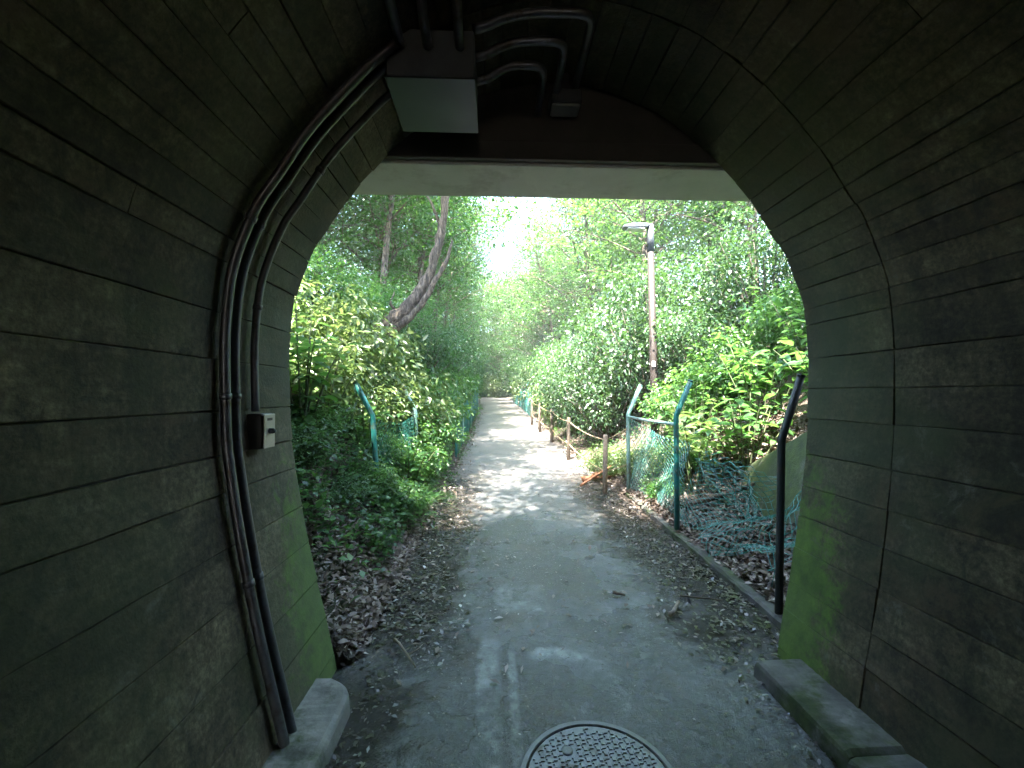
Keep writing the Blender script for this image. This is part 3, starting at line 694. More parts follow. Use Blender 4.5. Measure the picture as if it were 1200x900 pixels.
# far fences
def far_fence(label, y0, y1, x_off, lean, h=1.2):
    root = empty('chain_link_fence', (x_off + float(xpath(y0)), y0, hz(x_off + float(xpath(y0)), y0)), label=label, cat='fence')
    n = int((y1 - y0) / 1.8); P_ = []
    for i in range(n + 1):
        y = y0 + (y1 - y0) * i / n; x = x_off + float(xpath(y)); z = float(zpath(y)); P_.append((x, y, z))
        bent_post(root, (x, y, z - 0.05), (x, y, z + h), (x + lean, y, z + h + 0.36), M['palegreen'] if i % 2 else M['greenpaint'], 0.026)
    for (a, b) in zip(P_, P_[1:]):
        def sf(u, v, a=a, b=b): return Vector((a[0] + (b[0] - a[0]) * u, a[1] + (b[1] - a[1]) * u, a[2] + (b[2] - a[2]) * u + 0.06 + (h - 0.1) * v))
        tag(child_at(root, 'wire_mesh', chain(sf, 16, 10, 0.0035), M['wire']), kind='stuff')
far_fence('green chain link fence along the left edge of the path in the distance', 9.5, 23.9, -0.86, -0.16)
far_fence('green chain link fence right of the path beyond the rope fence', 18.5, 31.1, 1.62, 0.2)

# ------------------------------------------------------------------ street lamp
lx, ly = 2.98, 8.0; lz = hz(lx, ly)
lp = empty('street_lamp', (lx, ly, lz), label='tall brown street lamp pole with flat grey head above the right bushes', cat='street lamp')
H = 4.72 - lz
link('pole', MB().tube([(0.06, 0, -0.3), (0.04, 0, 1.2), (0.0, 0, H - 0.5)], [0.075, 0.07, 0.062], 14).mesh('pole'), M['rustpole'], lp)
link('pole_top', MB().tube([(0, 0, H - 0.5), (-0.005, 0, H + 0.03)], [0.064, 0.064], 14).mesh('pole_top'), M['lampgrey'], lp)
hd = MB(); vs = []; fs = []
secs = [(0.02, 0.05, 0.03, 0.02), (-0.1, 0.08, 0.04, -0.03), (-0.35, 0.12, 0.03, -0.055), (-0.5, 0.1, 0.0, -0.05), (-0.54, 0.06, -0.015, -0.04)]
for x, w, zt, zb in secs: vs += [(x, -w, zb), (x, w, zb), (x, w, zt - 0.01), (x, w * 0.6, zt + 0.012), (x, -w * 0.6, zt + 0.012), (x, -w, zt - 0.01)]
for i in range(len(secs) - 1):
    for j in range(6): fs.append((i * 6 + j, i * 6 + (j + 1) % 6, (i + 1) * 6 + (j + 1) % 6, (i + 1) * 6 + j))
fs += [(5, 4, 3, 2, 1, 0), tuple(range(len(secs) * 6 - 6, len(secs) * 6))]
me = hd.add([(x, y, z + H) for x, y, z in vs], fs).mesh('lamp_head'); ho = link('lamp_head', me, M['lampgrey'], lp)
link('lens', MB().box((-0.46, -0.09, H - 0.078), (-0.14, 0.09, H - 0.058), 0.006).mesh('lens'), M['lampglass'], ho)
link('tag_plate', MB().box((-0.02, -0.085, 1.34), (0.045, -0.075, 1.44), 0.002).mesh('tag_plate'), M['sticker'], lp)

# ------------------------------------------------------------------ foliage
rng = np.random.default_rng(11)
def rdir(n, rng): 
    v = rng.normal(size=(n, 3)); return v / np.linalg.norm(v, axis=1, keepdims=True)
def crown_mesh(name, clumps, per, ln, ratio, spread, rng, tmpl=LEAF4, droop=0.25, flat=0.55):
    """clumps: array of centre xyz and radius; leaves fill each clump's volume"""
    C = []; D = []; NN = []; LL = []
    for cx, cy_, cz, r in clumps:
        n = max(6, int(per * (r / spread)**2 * rng.uniform(0.7, 1.3)))
        d = rdir(n, rng); rad = r * rng.uniform(0.25, 1.0, n)**0.6
        p = d * rad[:, None]; p[:, 2] *= flat
        C.append(p + (cx, cy_, cz))
        dd = d * 0.8 + rdir(n, rng) * 0.6; dd[:, 2] = dd[:, 2] * 0.5 - droop; D.append(dd)
        nn = rdir(n, rng) * 0.65; nn[:, 2] += 0.9; NN.append(nn)
        LL.append(ln * rng.uniform(0.6, 1.25, n))
    C = np.concatenate(C); D = np.concatenate(D); NN = np.concatenate(NN); LL = np.concatenate(LL)
    return leaf_mesh(name, C, D, NN, LL, LL * ratio * rng.uniform(0.8, 1.2, len(LL)), tmpl)
def tree_meshes(name, seed, h, base, rx, n_limb, subs, per, ln, ratio=0.5, r0=0.15, lean=(0, 0), clump_r=0.75, spread_up=0.35):
    rg = np.random.default_rng(seed); rp_ = random.Random(seed); mb = MB(); clumps = []
    trunk = []
    for i in range(9):
        t = i / 8; trunk.append(Vector((lean[0] * t * t + 0.12 * math.sin(t * 5 + seed) * t, lean[1] * t * t + 0.12 * math.cos(t * 4 + seed) * t, h * 0.92 * t - 0.3)))
    mb.tube(trunk, [r0 * (1.25 if i == 0 else 1) * (1 - 0.85 * i / 8) + 0.015 for i in range(9)], 10, jit=0.06, rng=rp_)
    for k in range(n_limb):
        t = base + (0.98 - base) * (k + rp_.random() * 0.7) / n_limb
        i = min(7, int(t * 8)); p0 = trunk[i].lerp(trunk[i + 1], t * 8 - i)
        a = k * 2.4 + rp_.uniform(-0.5, 0.5); shape = math.sin(math.pi * min(1, max(0.12, (t - base) / (1 - base) * 0.85 + 0.15)))**0.7
        ll = rx * (0.45 + 0.65 * shape) * rp_.uniform(0.75, 1.15)
        d = Vector((math.cos(a), math.sin(a), spread_up + rp_.uniform(-0.1, 0.35)))
        p3 = p0 + d * ll; mid = p0 + d * ll * 0.5 + Vector((rp_.uniform(-.2, .2), rp_.uniform(-.2, .2), 0.18 * ll))
        pts = bez(p0, p0 + d * ll * 0.2, mid, p3, 6); rl = max(0.012, r0 * 0.42 * (1 - t * 0.6))
        mb.tube(pts, [rl * (1 - 0.85 * j / 6) for j in range(7)], 6)
        for s in range(subs):
            u = rp_.uniform(0.35, 1.0); q = pts[min(6, int(u * 6))]
            off = Vector((rp_.gauss(0, 1), rp_.gauss(0, 1), rp_.gauss(0.1, 0.55))) * 0.32 * ll * rp_.uniform(0.5, 1.1)
            e = q + off; mb.tube([q, q + off * 0.5 + Vector((0, 0, 0.06)), e], [rl * 0.3, rl * 0.2, 0.006], 4, cap=False)
            clumps.append((e.x, e.y, e.z, clump_r * rp_.uniform(0.55, 1.25)))
    crown = crown_mesh(name + '_crown', np.array(clumps), per, ln, ratio, clump_r, rg)
    return mb.mesh(name + '_trunk'), crown
def place(kind, x, y, sc, rz, label, group, names, cat, z=None, sz=None, mats=None):
    tm, cm, m1, m2 = kind
    if mats: m2 = mats
    root = empty(names[0], (x, y, (hz(x, y) if z is None else z) - 0.05), rz, label, cat, group)
    root.scale = (sc, sc, sc if sz is None else sz)
    a = link(names[1], tm, m1, root)
    b = link(names[2], cm, m2, root)
    if b.data.materials and b.data.materials[0] != m2:
        b.material_slots[0].link = 'OBJECT'; b.material_slots[0].material = m2
    b['kind'] = 'stuff'
    return root
TA = (*tree_meshes('broad_tree', 21, 11, 0.22, 3.3, 34, 9, 85, 0.135, 0.5, 0.17), M['bark'], M['leaf_mid'])
TB = (*tree_meshes('tall_tree', 33, 13, 0.30, 2.9, 34, 9, 80, 0.125, 0.5, 0.15), M['mossbark'], M['leaf_mid'])
TC = (*tree_meshes('open_tree', 47, 9, 0.35, 2.8, 22, 8, 62, 0.135, 0.55, 0.12, clump_r=0.62), M['bark'], M['leaf_bright'])
T3 = ('tree', 'trunk', 'crown')
ORD = ['nearest', 'second nearest', 'third nearest', 'fourth nearest', 'fifth nearest', 'sixth nearest', 'seventh nearest', 'eighth nearest', 'ninth nearest', 'tenth nearest', 'eleventh nearest', 'farthest']
def ordinals(spots, label):
    ys_ = sorted(p[2] for p in spots)
    return [label if '%s' not in label else label % (ORD[ys_.index(p[2])] if p[2] != ys_[-1] or len(ys_) < 2 else 'farthest') for p in spots]
def far_trees(spots, label, group):
    for (k, x, y, s, rz, mm), label in zip(spots, ordinals(spots, label)): place(k, x, y, s, rz, label, group, T3, 'tree', mats=M[mm] if mm else None)
far_trees([(TB, -5.6, 11.5, 0.95, 0.4, 'leaf_bright'), (TA, -4.0, 15, 0.95, 2.7, 'leaf_bright'), (TA, -6.6, 9.2, 0.9, 1.0, 'leaf_mid'), (TA, -8.4, 11.8, 1.0, 2.2, 'leaf_bright'), (TA, -7.0, 17, 1.0, 4.0, 'leaf_mid'), (TC, -3.4, 19.5, 1.1, 0.9, None), (TB, -5.2, 22, 1.0, 4.1, None), (TA, -3.8, 27, 1.0, 5.2, 'leaf_bright'), (TC, -7.5, 14, 1.2, 3.3, 'leaf_pale'), (TB, -9.5, 20, 1.1, 1.2, 'leaf_bright')],
    '%s leafy tree of the wood on the left bank, counted from the tunnel', 'trees of the left bank')
far_trees([(TC, 4.8, 13.5, 1.05, 2.2, None), (TA, 6.2, 10, 0.85, 0.3, 'leaf_mid'), (TB, 7.6, 14.5, 1.0, 3.9, 'leaf_bright'), (TA, 4.4, 20, 1.0, 1.1, 'leaf_mid'), (TC, 8.2, 8.2, 1.0, 5.0, 'leaf_pale'), (TB, 6.0, 26, 1.05, 2.6, None), (TA, 9.8, 18, 1.1, 4.4, 'leaf_bright'), (TC, 3.6, 31, 1.0, 0.5, None), (TA, 6.6, 18.5, 0.95, 2.0, 'leaf_bright'), (TA, 3.2, 27.5, 0.95, 4.8, 'leaf_mid')],
    '%s leafy tree of the wood on the right bank, counted from the tunnel', 'trees of the right bank')
far_trees([(TA, -3.6, 40, 1.1, 0.2, 'leaf_bright'), (TA, 2.4, 35.5, 1.0, 0.9, 'leaf_mid'), (TA, -3.4, 34.5, 1.0, 3.9, 'leaf_mid'), (TA, 5.4, 33, 1.05, 5.9, 'leaf_bright'), (TA, 0.0, 55, 1.3, 3.3, 'leaf_mid'), (TA, -6, 46, 1.2, 1.7, 'leaf_bright'), (TA, 4.6, 49, 1.3, 0.4, 'leaf_mid'), (TA, 0.9, 47, 1.25, 1.2, 'leaf_bright'), (TB, -1.4, 49, 1.2, 2.0, None), (TA, 2.2, 44, 1.15, 3.6, None), (TC, -7, 36, 1.3, 1.4, 'leaf_mid'), (TB, 6.5, 40, 1.2, 5.1, 'leaf_bright'), (TA, -5, 58, 1.4, 2.9, None), (TA, 2.5, 60, 1.5, 4.7, 'leaf_bright'), (TB, 11, 36, 1.3, 0.7, None), (TB, -12, 42, 1.4, 3.0, None), (TA, 9, 55, 1.5, 1.8, None), (TA, -11, 62, 1.6, 0.1, 'leaf_bright'), (TC, 14, 28, 1.4, 2.3, None), (TC, -13, 28, 1.4, 5.5, 'leaf_bright'), (TB, 16, 48, 1.6, 1.5, None), (TB, -18, 54, 1.6, 4.5, None)],
    'hazy leafy tree closing the view at the far end of the path', 'trees at the end of the path')

TH = (*tree_meshes('high_tree', 71, 13, 0.42, 3.4, 30, 7, 68, 0.14, 0.5, 0.13, lean=(2.0, 0.2), clump_r=0.6), M['bark'], M['leaf_mid'])
far_trees([(TH, -3.4, 4.9, 0.75, 0.1, 'leaf_bright'), (TH, -3.8, 6.9, 0.75, -0.2, None), (TH, -4.2, 9.3, 0.75, 0.2, 'leaf_bright'), (TH, -3.3, 12.4, 0.8, -0.3, 'leaf_bright'), (TH, -3.0, 16.0, 0.85, 0.1, 'leaf_bright'), (TH, -3.0, 20.5, 0.9, -0.2, None), (TH, -3.2, 25.5, 0.95, 0.3, 'leaf_bright'), (TH, -3.4, 31.5, 1.0, -0.1, None), (TH, 3.4, 23.5, 0.85, 2.9, 'leaf_bright')],
    '%s slender high-crowned tree arching over the path, counted from the tunnel', 'trees arching over the path')
for x, y, z, sc, rz, lab in ((-1.9, 1.5, 4.2, 0.75, 0.2, 'unseen tree on top of the tunnel, added to shade the path'), (4.6, 3.2, None, 0.75, 3.0, 'unseen tree high on the right bank, added to shade the path')):  # unseen trees added for the shade they cast
    place(TH, x, y, sc, rz, lab, None, T3, 'tree', z=z, mats=M['leaf_bright'])
# the leaning tree on the left bank
def leaning_tree():
    root = empty('leaning_tree', (-2.55, 8.9, hz(-2.55, 8.9) - 0.1), label='bare grey trunk leaning out from the left bank and forking upward', cat='tree')
    B = Vector(root.location); rp_ = random.Random(12); mb = MB()
    P_ = [(-2.75, 8.95, 2.35), (-2.45, 8.9, 2.72), (-2.1, 8.85, 3.0), (-1.72, 8.8, 3.35), (-1.42, 8.75, 3.8), (-1.2, 8.7, 4.4), (-1.05, 8.65, 5.1), (-0.98, 8.6, 6.0), (-0.8, 8.6, 7.3), (-0.9, 8.7, 8.6)]
    def fine(P, Rr, k=5):
        out = []; ro = []
        for i in range(len(P) - 1):
            p0, p1, p2, p3 = [Vector(P[min(max(q, 0), len(P) - 1)]) for q in (i - 1, i, i + 1, i + 2)]
            for q in range(k):
                t = q / k
                out.append(0.5 * ((2 * p1) + (p2 - p0) * t + (2 * p0 - 5 * p1 + 4 * p2 - p3) * t * t + (3 * p1 - p0 - 3 * p2 + p3) * t**3) - B + Vector((rp_.uniform(-1, 1), rp_.uniform(-1, 1), rp_.uniform(-1, 1))) * 0.016)
                ro.append((Rr[i] + (Rr[i + 1] - Rr[i]) * t) * rp_.uniform(0.88, 1.14))
        out.append(Vector(P[-1]) - B); ro.append(Rr[-1]); return out, ro
    mb.tube(*fine(P_, [0.26, 0.215, 0.165, 0.135, 0.105, 0.085, 0.075, 0.065, 0.05, 0.02]), 12, jit=0.1, rng=rp_)
    trunk = mb.build('trunk', M['palebark'], root)
    mb = MB()
    Q = [(-2.2, 8.78, 2.72), (-1.85, 8.7, 2.95), (-1.5, 8.65, 3.3), (-1.22, 8.6, 3.75), (-0.98, 8.55, 4.15), (-0.86, 8.5, 4.6)]
    mb.tube(*fine(Q, [0.10, 0.085, 0.065, 0.05, 0.04, 0.015]), 9, jit=0.12, rng=rp_)
    mb.tube([Vector((-1.95, 8.85, 3.1)) - B, Vector((-2.15, 8.8, 3.35)) - B, Vector((-2.05, 8.75, 3.6)) - B], [0.045, 0.03, 0.008], 6)
    mb.tube([Vector((-1.1, 8.7, 4.9)) - B, Vector((-1.3, 8.6, 5.4)) - B, Vector((-1.7, 8.5, 5.9)) - B], [0.04, 0.025, 0.008], 6)
    mb.build('branch', M['palebark'], root)
    rg = np.random.default_rng(5)
    cl = [(-0.9 + rg.normal() * 1.1, 8.6 + rg.normal() * 1.1, 7.6 + rg.normal() * 0.9, 0.6 * rg.uniform(0.6, 1.3)) for _ in range(60)]
    cl = np.array(cl); cl[:, :3] -= np.array(B)
    o = link('crown', crown_mesh('leaning_crown', cl, 110, 0.12, 0.5, 0.6, rg), M['leaf_bright'], root); o['kind'] = 'stuff'
leaning_tree()

# shrubs
def shrub_meshes(name, seed, r, h, n_stem, per, ln, ratio, clump_r, droop=0.25, tmpl=LEAF4):
    rg = np.random.default_rng(seed); rp_ = random.Random(seed); mb = MB(); cl = []
    for k in range(n_stem):
        a = k * 2.4; rr = r * math.sqrt((k + 0.5) / n_stem); e = Vector((math.cos(a) * rr, math.sin(a) * rr, h * (1 - 0.45 * (rr / r)**2) * rp_.uniform(0.55, 1.05)))
        s = Vector((math.cos(a) * rr * 0.2, math.sin(a) * rr * 0.2, -0.1)); m_ = s.lerp(e, 0.5) + Vector((0, 0, 0.12 * h))
        pts = bez(s, s.lerp(m_, 0.5), m_, e, 5); mb.tube(pts, [0.016 * (1 - 0.8 * j / 5) * (h / 1.2) for j in range(6)], 5, cap=False)
        for u in (2, 3, 4, 5, 5):
            q = pts[u]; cl.append((q.x + rp_.gauss(0, 0.12), q.y + rp_.gauss(0, 0.12), max(0.05, q.z + rp_.gauss(0, 0.08)), clump_r * rp_.uniform(0.6, 1.3)))
    return mb.mesh(name + '_stems'), crown_mesh(name + '_foliage', np.array(cl), per, ln, ratio, clump_r, rg, tmpl, droop, 0.7)
SA = (*shrub_meshes('dense_shrub', 3, 1.1, 1.5, 42, 60, 0.065, 0.5, 0.26), M['bark'], M['leaf_dark'])
SB = (*shrub_meshes('pale_shrub', 4, 0.8, 0.95, 30, 15, 0.13, 0.42, 0.24, 0.4, LEAF6), M['stem'], M['leaf_pale'])
SC = (*shrub_meshes('green_shrub', 6, 0.85, 0.9, 34, 28, 0.085, 0.5, 0.22, 0.3, LEAF6), M['stem'], M['leaf_bright'])
S3 = ('shrub', 'stems', 'foliage')
def shrubs(spots, label, group):
    for (k, x, y, s, rz, sz, mm), label in zip(spots, label if isinstance(label, list) else ordinals(spots, label)): place(k, x, y, s, rz, label, group, S3, 'shrub', sz=s * sz, mats=M[mm] if mm else None)
shrubs([(SA, 2.75, 10.2, 1.15, 0.2, 1.3, None), (SA, 3.6, 9.6, 1.3, 1.4, 1.5, None), (SA, 2.55, 12.2, 1.2, 2.2, 1.3, None), (SA, 3.7, 11.8, 1.5, 3.1, 1.6, None), (SA, 4.6, 10.4, 1.5, 4.4, 1.4, None), (SA, 2.7, 14.5, 1.3, 5.2, 1.4, None), (SA, 5.2, 8.0, 1.3, 0.9, 1.3, None), (SA, 4.1, 8.2, 1.0, 2.9, 1.3, None)],
    ['dark small-leaved bush just right of the second rope fence post', 'dark small-leaved bush directly behind the lamp pole foot', 'dark bush beside the third rope fence post', 'tall dark bush behind the ones at the second and third rope posts', 'tall dark bush further back, right of the lamp pole', 'dark bush beside the fourth rope fence post', 'dark bush highest on the right bank, well right of the lamp pole', 'dark bush on the right bank close to the lamp pole'], 'dark bushes behind the lamp pole')
shrubs([(SC, 2.5, 16.5, 1.3, 0.3, 1.5, 'leaf_pale'), (SC, 2.7, 19, 1.5, 1.3, 1.6, 'leaf_pale'), (SA, 3.3, 17.5, 1.5, 2.3, 1.4, 'leaf_mid'), (SA, 2.6, 22.5, 1.5, 3.3, 1.4, 'leaf_mid'), (SC, 2.4, 26, 1.6, 4.3, 1.6, 'leaf_pale'), (SA, 2.2, 31, 1.8, 5.3, 1.4, 'leaf_mid'), (SA, 3.4, 36, 2.2, 0.8, 1.4, 'leaf_mid')],
    '%s bush right of the path beyond the rope fence, counted from the tunnel', 'bushes right of the far path')
shrubs([(SB, -2.0, 4.6, 0.7, 0.1, 1, None), (SB, -1.8, 5.6, 0.7, 1.1, 0.9, None), (SB, -2.3, 5.2, 0.85, 2.1, 0.9, None), (SB, -1.8, 6.4, 0.85, 3.1, 0.9, None), (SB, -2.3, 6.0, 1.0, 4.1, 1, None), (SB, -1.5, 7.2, 1.0, 5.1, 1.1, None), (SB, -2.2, 7.3, 1.0, 0.6, 1.1, None)],
    '%s pale drooping shrub on the left bank, counted from the tunnel', 'pale shrubs on the left bank')
shrubs([(SC, -1.45, 5.3, 0.5, 0.4, 0.9, None), (SC, -1.2, 6.0, 0.6, 1.4, 1, None), (SC, -1.3, 6.8, 0.8, 2.4, 1.1, None), (SC, -1.35, 7.9, 0.95, 3.4, 1.2, None), (SC, -1.45, 9.2, 1.0, 4.4, 1.3, None), (SC, -1.7, 3.95, 0.4, 5.0, 0.9, None), (SC, -1.6, 3.5, 0.4, 5.4, 0.9, 'leaf_mid'), (SC, -1.3, 4.35, 0.4, 0.4, 0.7, None), (SC, -1.1, 4.75, 0.42, 2.0, 0.7, None), (SC, -1.35, 3.75, 0.33, 2.8, 0.7, 'leaf_mid')],
    '%s low bright green shrub by the left path edge, counted from the tunnel', 'green shrubs round the left fence post')
shrubs([(SA, -2.0, 10.5, 1.0, 0.1, 1.4, 'leaf_mid'), (SC, -1.55, 11.3, 1.1, 1.1, 1.5, None), (SA, -1.9, 13.0, 1.1, 2.1, 1.5, 'leaf_mid'), (SC, -1.6, 14.6, 1.2, 3.1, 1.5, None), (SA, -1.9, 16.5, 1.2, 4.1, 1.5, 'leaf_mid'), (SC, -1.9, 19, 1.3, 5.1, 1.5, None), (SA, -2.3, 22, 1.4, 0.5, 1.5, 'leaf_mid'), (SA, -2.3, 26, 1.6, 1.5, 1.5, 'leaf_mid'), (SA, -2.9, 31, 1.9, 2.5, 1.4, 'leaf_mid'), (SA, -3.0, 9.6, 1.0, 3.5, 1.0, 'leaf_bright'), (SA, -3.4, 7.6, 1.0, 4.5, 1.0, 'leaf_bright'), (SA, -3.2, 12, 1.3, 5.5, 1.2, 'leaf_bright')],
    '%s leafy bush behind the far left fence, counted from the tunnel', 'bushes along the left fence')
shrubs([(SC, 2.35, 6.7, 0.55, 0.2, 1, 'leaf_pale'), (SC, 2.05, 7.4, 0.6, 1.2, 0.9, 'leaf_pale'), (SC, 2.3, 5.6, 0.4, 2.2, 0.8, None), (SC, 2.75, 6.0, 0.6, 3.2, 0.9, None), (SC, 3.3, 7.0, 0.9, 4.2, 1.1, None), (SC, 3.9, 6.6, 1.0, 5.2, 1.1, None), (SC, 4.7, 6.2, 1.1, 0.7, 1.2, None), (SC, 5.2, 5.2, 1.1, 1.7, 1.2, None)],
    '%s small-leaved bright shrub behind the right chain link fence, counted from the tunnel', 'bright shrubs behind the right fence')

shrubs([(SA, -3.6, 53, 2.6, 0.1, 1.4, 'leaf_mid'), (SC, -1.5, 47.5, 2.0, 0.1, 1.4, None), (SC, 0.4, 46, 2.0, 1.9, 1.5, 'leaf_pale'), (SC, -3.2, 46, 2.2, 2.9, 1.4, None), (SA, -1.2, 56, 2.8, 1.1, 1.5, 'leaf_mid'), (SA, 1.4, 54, 2.6, 2.1, 1.4, None), (SA, -6.5, 57, 3.0, 3.1, 1.4, None), (SA, 4.5, 50, 2.6, 4.1, 1.5, 'leaf_mid'), (SA, -0.2, 63, 3.6, 5.1, 1.8, None), (SA, -4.4, 65, 3.6, 0.6, 1.8, None)],
    'dark bush where the path disappears at the far end', 'bushes at the end of the path')
for x, sc, rz, lab in ((-0.6, 0.65, 1.3, 'leftmost unseen bush added on the parapet to break up its shadow'), (0.5, 0.45, 2.3, 'small unseen bush left of centre, added on the parapet to break up its shadow'), (1.5, 0.7, 3.3, 'large unseen bush right of centre, added on the parapet to break up its shadow'), (2.9, 0.55, 4.3, 'rightmost unseen bush added on the parapet to break up its shadow')):  # unseen bushes added so the parapet casts a ragged shadow edge
    place(SA, x, 2.65, sc, rz, lab, 'unseen bushes added on the parapet', S3, 'shrub', z=5.03, mats=M['leaf_mid'])
# big-leaved plants near the camera: every leaf a part
def big_leaf_mesh(name, fold, curl):
    vs = []; fs = []; n = 6
    for i in range(n + 1):
        t = i / n; w = 0.5 * math.sin(math.pi * t**0.8)**0.8 * (1 - 0.25 * t) if 0 < i < n else 0.004
        z = -curl * t * t; vs += [(t, -w * 0.5, z + fold * w * 0.5), (t, 0, z), (t, w * 0.5, z + fold * w * 0.5)]
    for i in range(n):
        a = i * 3; fs += [(a, a + 3, a + 4, a + 1), (a + 1, a + 4, a + 5, a + 2)]
    mb = MB(); mb.add(vs, fs, True); return mb.mesh(name)
BL = [big_leaf_mesh('big_leaf', f, c) for f, c in ((0.35, 0.12), (0.25, 0.3), (0.45, 0.2))]
for me in BL: me.materials.append(M['leaf_bright'])
def big_leaf_plant(x, y, z, h, r, n_stem, per, size, seed, label, m='leaf_bright', group=None):
    rp_ = random.Random(seed); root = empty('broadleaf_plant', (x, y, z), 0, label, 'plant', group); mb = MB(); todo = []
    for k in range(n_stem):
        a = k * 2.4 + rp_.uniform(-0.4, 0.4); rr = r * math.sqrt((k + 0.4) / n_stem)
        e = Vector((math.cos(a) * rr, math.sin(a) * rr, h * rp_.uniform(0.6, 1.05))); s = Vector((e.x * 0.15, e.y * 0.15, -0.15))
        pts = bez(s, s.lerp(e, 0.3) + Vector((0, 0, 0.1)), s.lerp(e, 0.7) + Vector((0, 0, 0.15)), e, 6)
        mb.tube(pts, [0.011 * (1 - 0.7 * j / 6) for j in range(7)], 5, cap=False)
        for i in range(per):
            u = (0.35 if per < 12 else 0.08) + (0.65 if per < 12 else 0.92) * (i + 0.5) / per; q = pts[min(6, int(u * 6 + 0.5))]; b = i * 2.4 + a
            d = Vector((math.cos(b), math.sin(b), rp_.uniform(-0.35, 0.35))).normalized(); todo.append((q, d))
    link('stems', mb.mesh('stems'), M['stem'], root)
    for q, d in todo:
        o = bpy.data.objects.new('leaf', BL[rp_.randrange(3)]); COL.objects.link(o); o.parent = root
        side = Vector((0, 0, 1)).cross(d).normalized(); up = d.cross(side); ro = rp_.uniform(-0.5, 0.5)
        s2 = side * math.cos(ro) + up * math.sin(ro); u2 = d.cross(s2); sz = size * rp_.uniform(0.65, 1.2)
        mt = Matrix((d, s2, u2)).transposed().to_4x4(); mt = Matrix.Translation(q + d * 0.03) @ mt @ Matrix.Diagonal((sz, sz * rp_.uniform(0.9, 1.2), sz, 1))
        o.matrix_local = mt
        if m != 'leaf_bright': o.material_slots[0].link = 'OBJECT'; o.material_slots[0].material = M[m]
    return root
def hb(x, y): return hz(x, y)
big_leaf_plant(2.55, 5.35, hb(2.55, 5.35), 1.15, 0.5, 9, 9, 0.19, 1, 'pale broad-leaved plant with tall stem just behind the right fence post', 'leaf_pale')
big_leaf_plant(3.0, 5.0, hb(3.0, 5.0), 1.0, 0.55, 11, 9, 0.18, 2, 'low broad-leaved plant on the right bank above the torn wire')
big_leaf_plant(3.45, 5.4, hb(3.45, 5.4), 1.1, 0.65, 13, 9, 0.19, 3, 'bushy broad-leaved plant in the middle of the right bank')
big_leaf_plant(3.65, 4.5, hb(3.65, 4.5), 0.95, 0.6, 12, 9, 0.19, 4, 'broad-leaved plant on the right bank at the edge of the tunnel arch')
big_leaf_plant(4.1, 5.3, hb(4.1, 5.3), 1.15, 0.65, 13, 9, 0.2, 5, 'tallest broad-leaved plant high on the right bank')
big_leaf_plant(2.9, 6.2, hb(2.9, 6.2), 1.1, 0.6, 12, 8, 0.17, 6, 'broad-leaved plant in front of the lamp pole foot')
big_leaf_plant(-1.68, 3.8, 1.3, 1.0, 0.34, 9, 14, 0.17, 7, 'glossy bright green plant against the left tunnel edge')
big_leaf_plant(-1.75, 4.3, hb(-1.75, 4.3), 0.8, 0.4, 9, 8, 0.15, 8, 'pale broad-leaved plant on the left bank beside the tunnel edge', 'leaf_pale')
big_leaf_plant(-1.5, 5.0, hb(-1.5, 5.0), 0.8, 0.45, 10, 8, 0.14, 9, 'broad-leaved plant left of the bent green post')
big_leaf_plant(-1.1, 5.5, hb(-1.1, 5.5), 0.6, 0.4, 9, 8, 0.13, 10, 'broad-leaved plant right of the bent green post at the path edge')

# sedge tuft by the path
def tuft(x, y, label, n, ln, seed):
    rp_ = random.Random(seed); root = empty('grass_tuft', (x, y, hz(x, y)), 0, label, 'grass'); vs = []; fs = []
    for k in range(n):
        a = rp_.uniform(0, 6.283); l = ln * rp_.uniform(0.6, 1.1); d = Vector((math.cos(a), math.sin(a), 0)); sd_ = Vector((-d.y, d.x, 0)); b0 = d * rp_.uniform(0, 0.06); el = rp_.uniform(0.5, 1.3)
        o = len(vs)
        for i in range(6):
            t = i / 5; p = b0 + d * (l * math.cos(el) * t + 0.35 * l * t * t) + Vector((0, 0, l * math.sin(el) * t - 0.55 * l * t * t)); w = 0.006 * (1 - t * 0.95)
            vs += [tuple(p - sd_ * w), tuple(p + sd_ * w)]
        for i in range(5): fs.append((o + i * 2, o + i * 2 + 1, o + i * 2 + 3, o + i * 2 + 2))
    mb = MB(); mb.add(vs, fs, True); o = link('blades', mb.mesh('blades'), M['leaf_bright'], root); o['kind'] = 'stuff'
tuft(-0.92, 5.2, 'arching sedge tuft spilling over the left path edge', 170, 0.6, 1)
tuft(-1.0, 4.55, 'dark sedge tuft at the foot of the bent green post', 130, 0.5, 2)
tuft(0.15, 6.05, 'sparse grass sprouting in the middle of the path', 40, 0.12, 3)

# undergrowth and litter
def scatter(name, n, xr, yr, dens, ln, ratio, m, seed, lift=(0.0, 0.1), up=0.9, tmpl=LEAF4, curl=0.5, zf=None):
    rg = np.random.default_rng(seed); x = rg.uniform(*xr, n); y = rg.uniform(yr[0], yr[1], n)
    keep = rg.random(n) < dens(x, y); x, y = x[keep], y[keep]; n = len(x)
    z = (hterr(x, y) if zf is None else zf(x, y)) + rg.uniform(*lift, n)
    d = rdir(n, rg); d[:, 2] *= curl; nn = rdir(n, rg) * (1 - up); nn[:, 2] += up
    l = ln * rg.uniform(0.5, 1.3, n)
    o = link(name, leaf_mesh(name, np.stack([x, y, z], 1), d, nn, l, l * ratio * rg.uniform(0.7, 1.3, n), tmpl), m); o['kind'] = 'stuff'; return o
xl = lambda x, y: PL - (x - xpath(y)); xr_ = lambda x, y: (x - xpath(y)) - PR
patch = lambda x, y, k=1.0: np.clip(0.5 + 0.8 * bumpy(x * k, y * k), 0, 1)
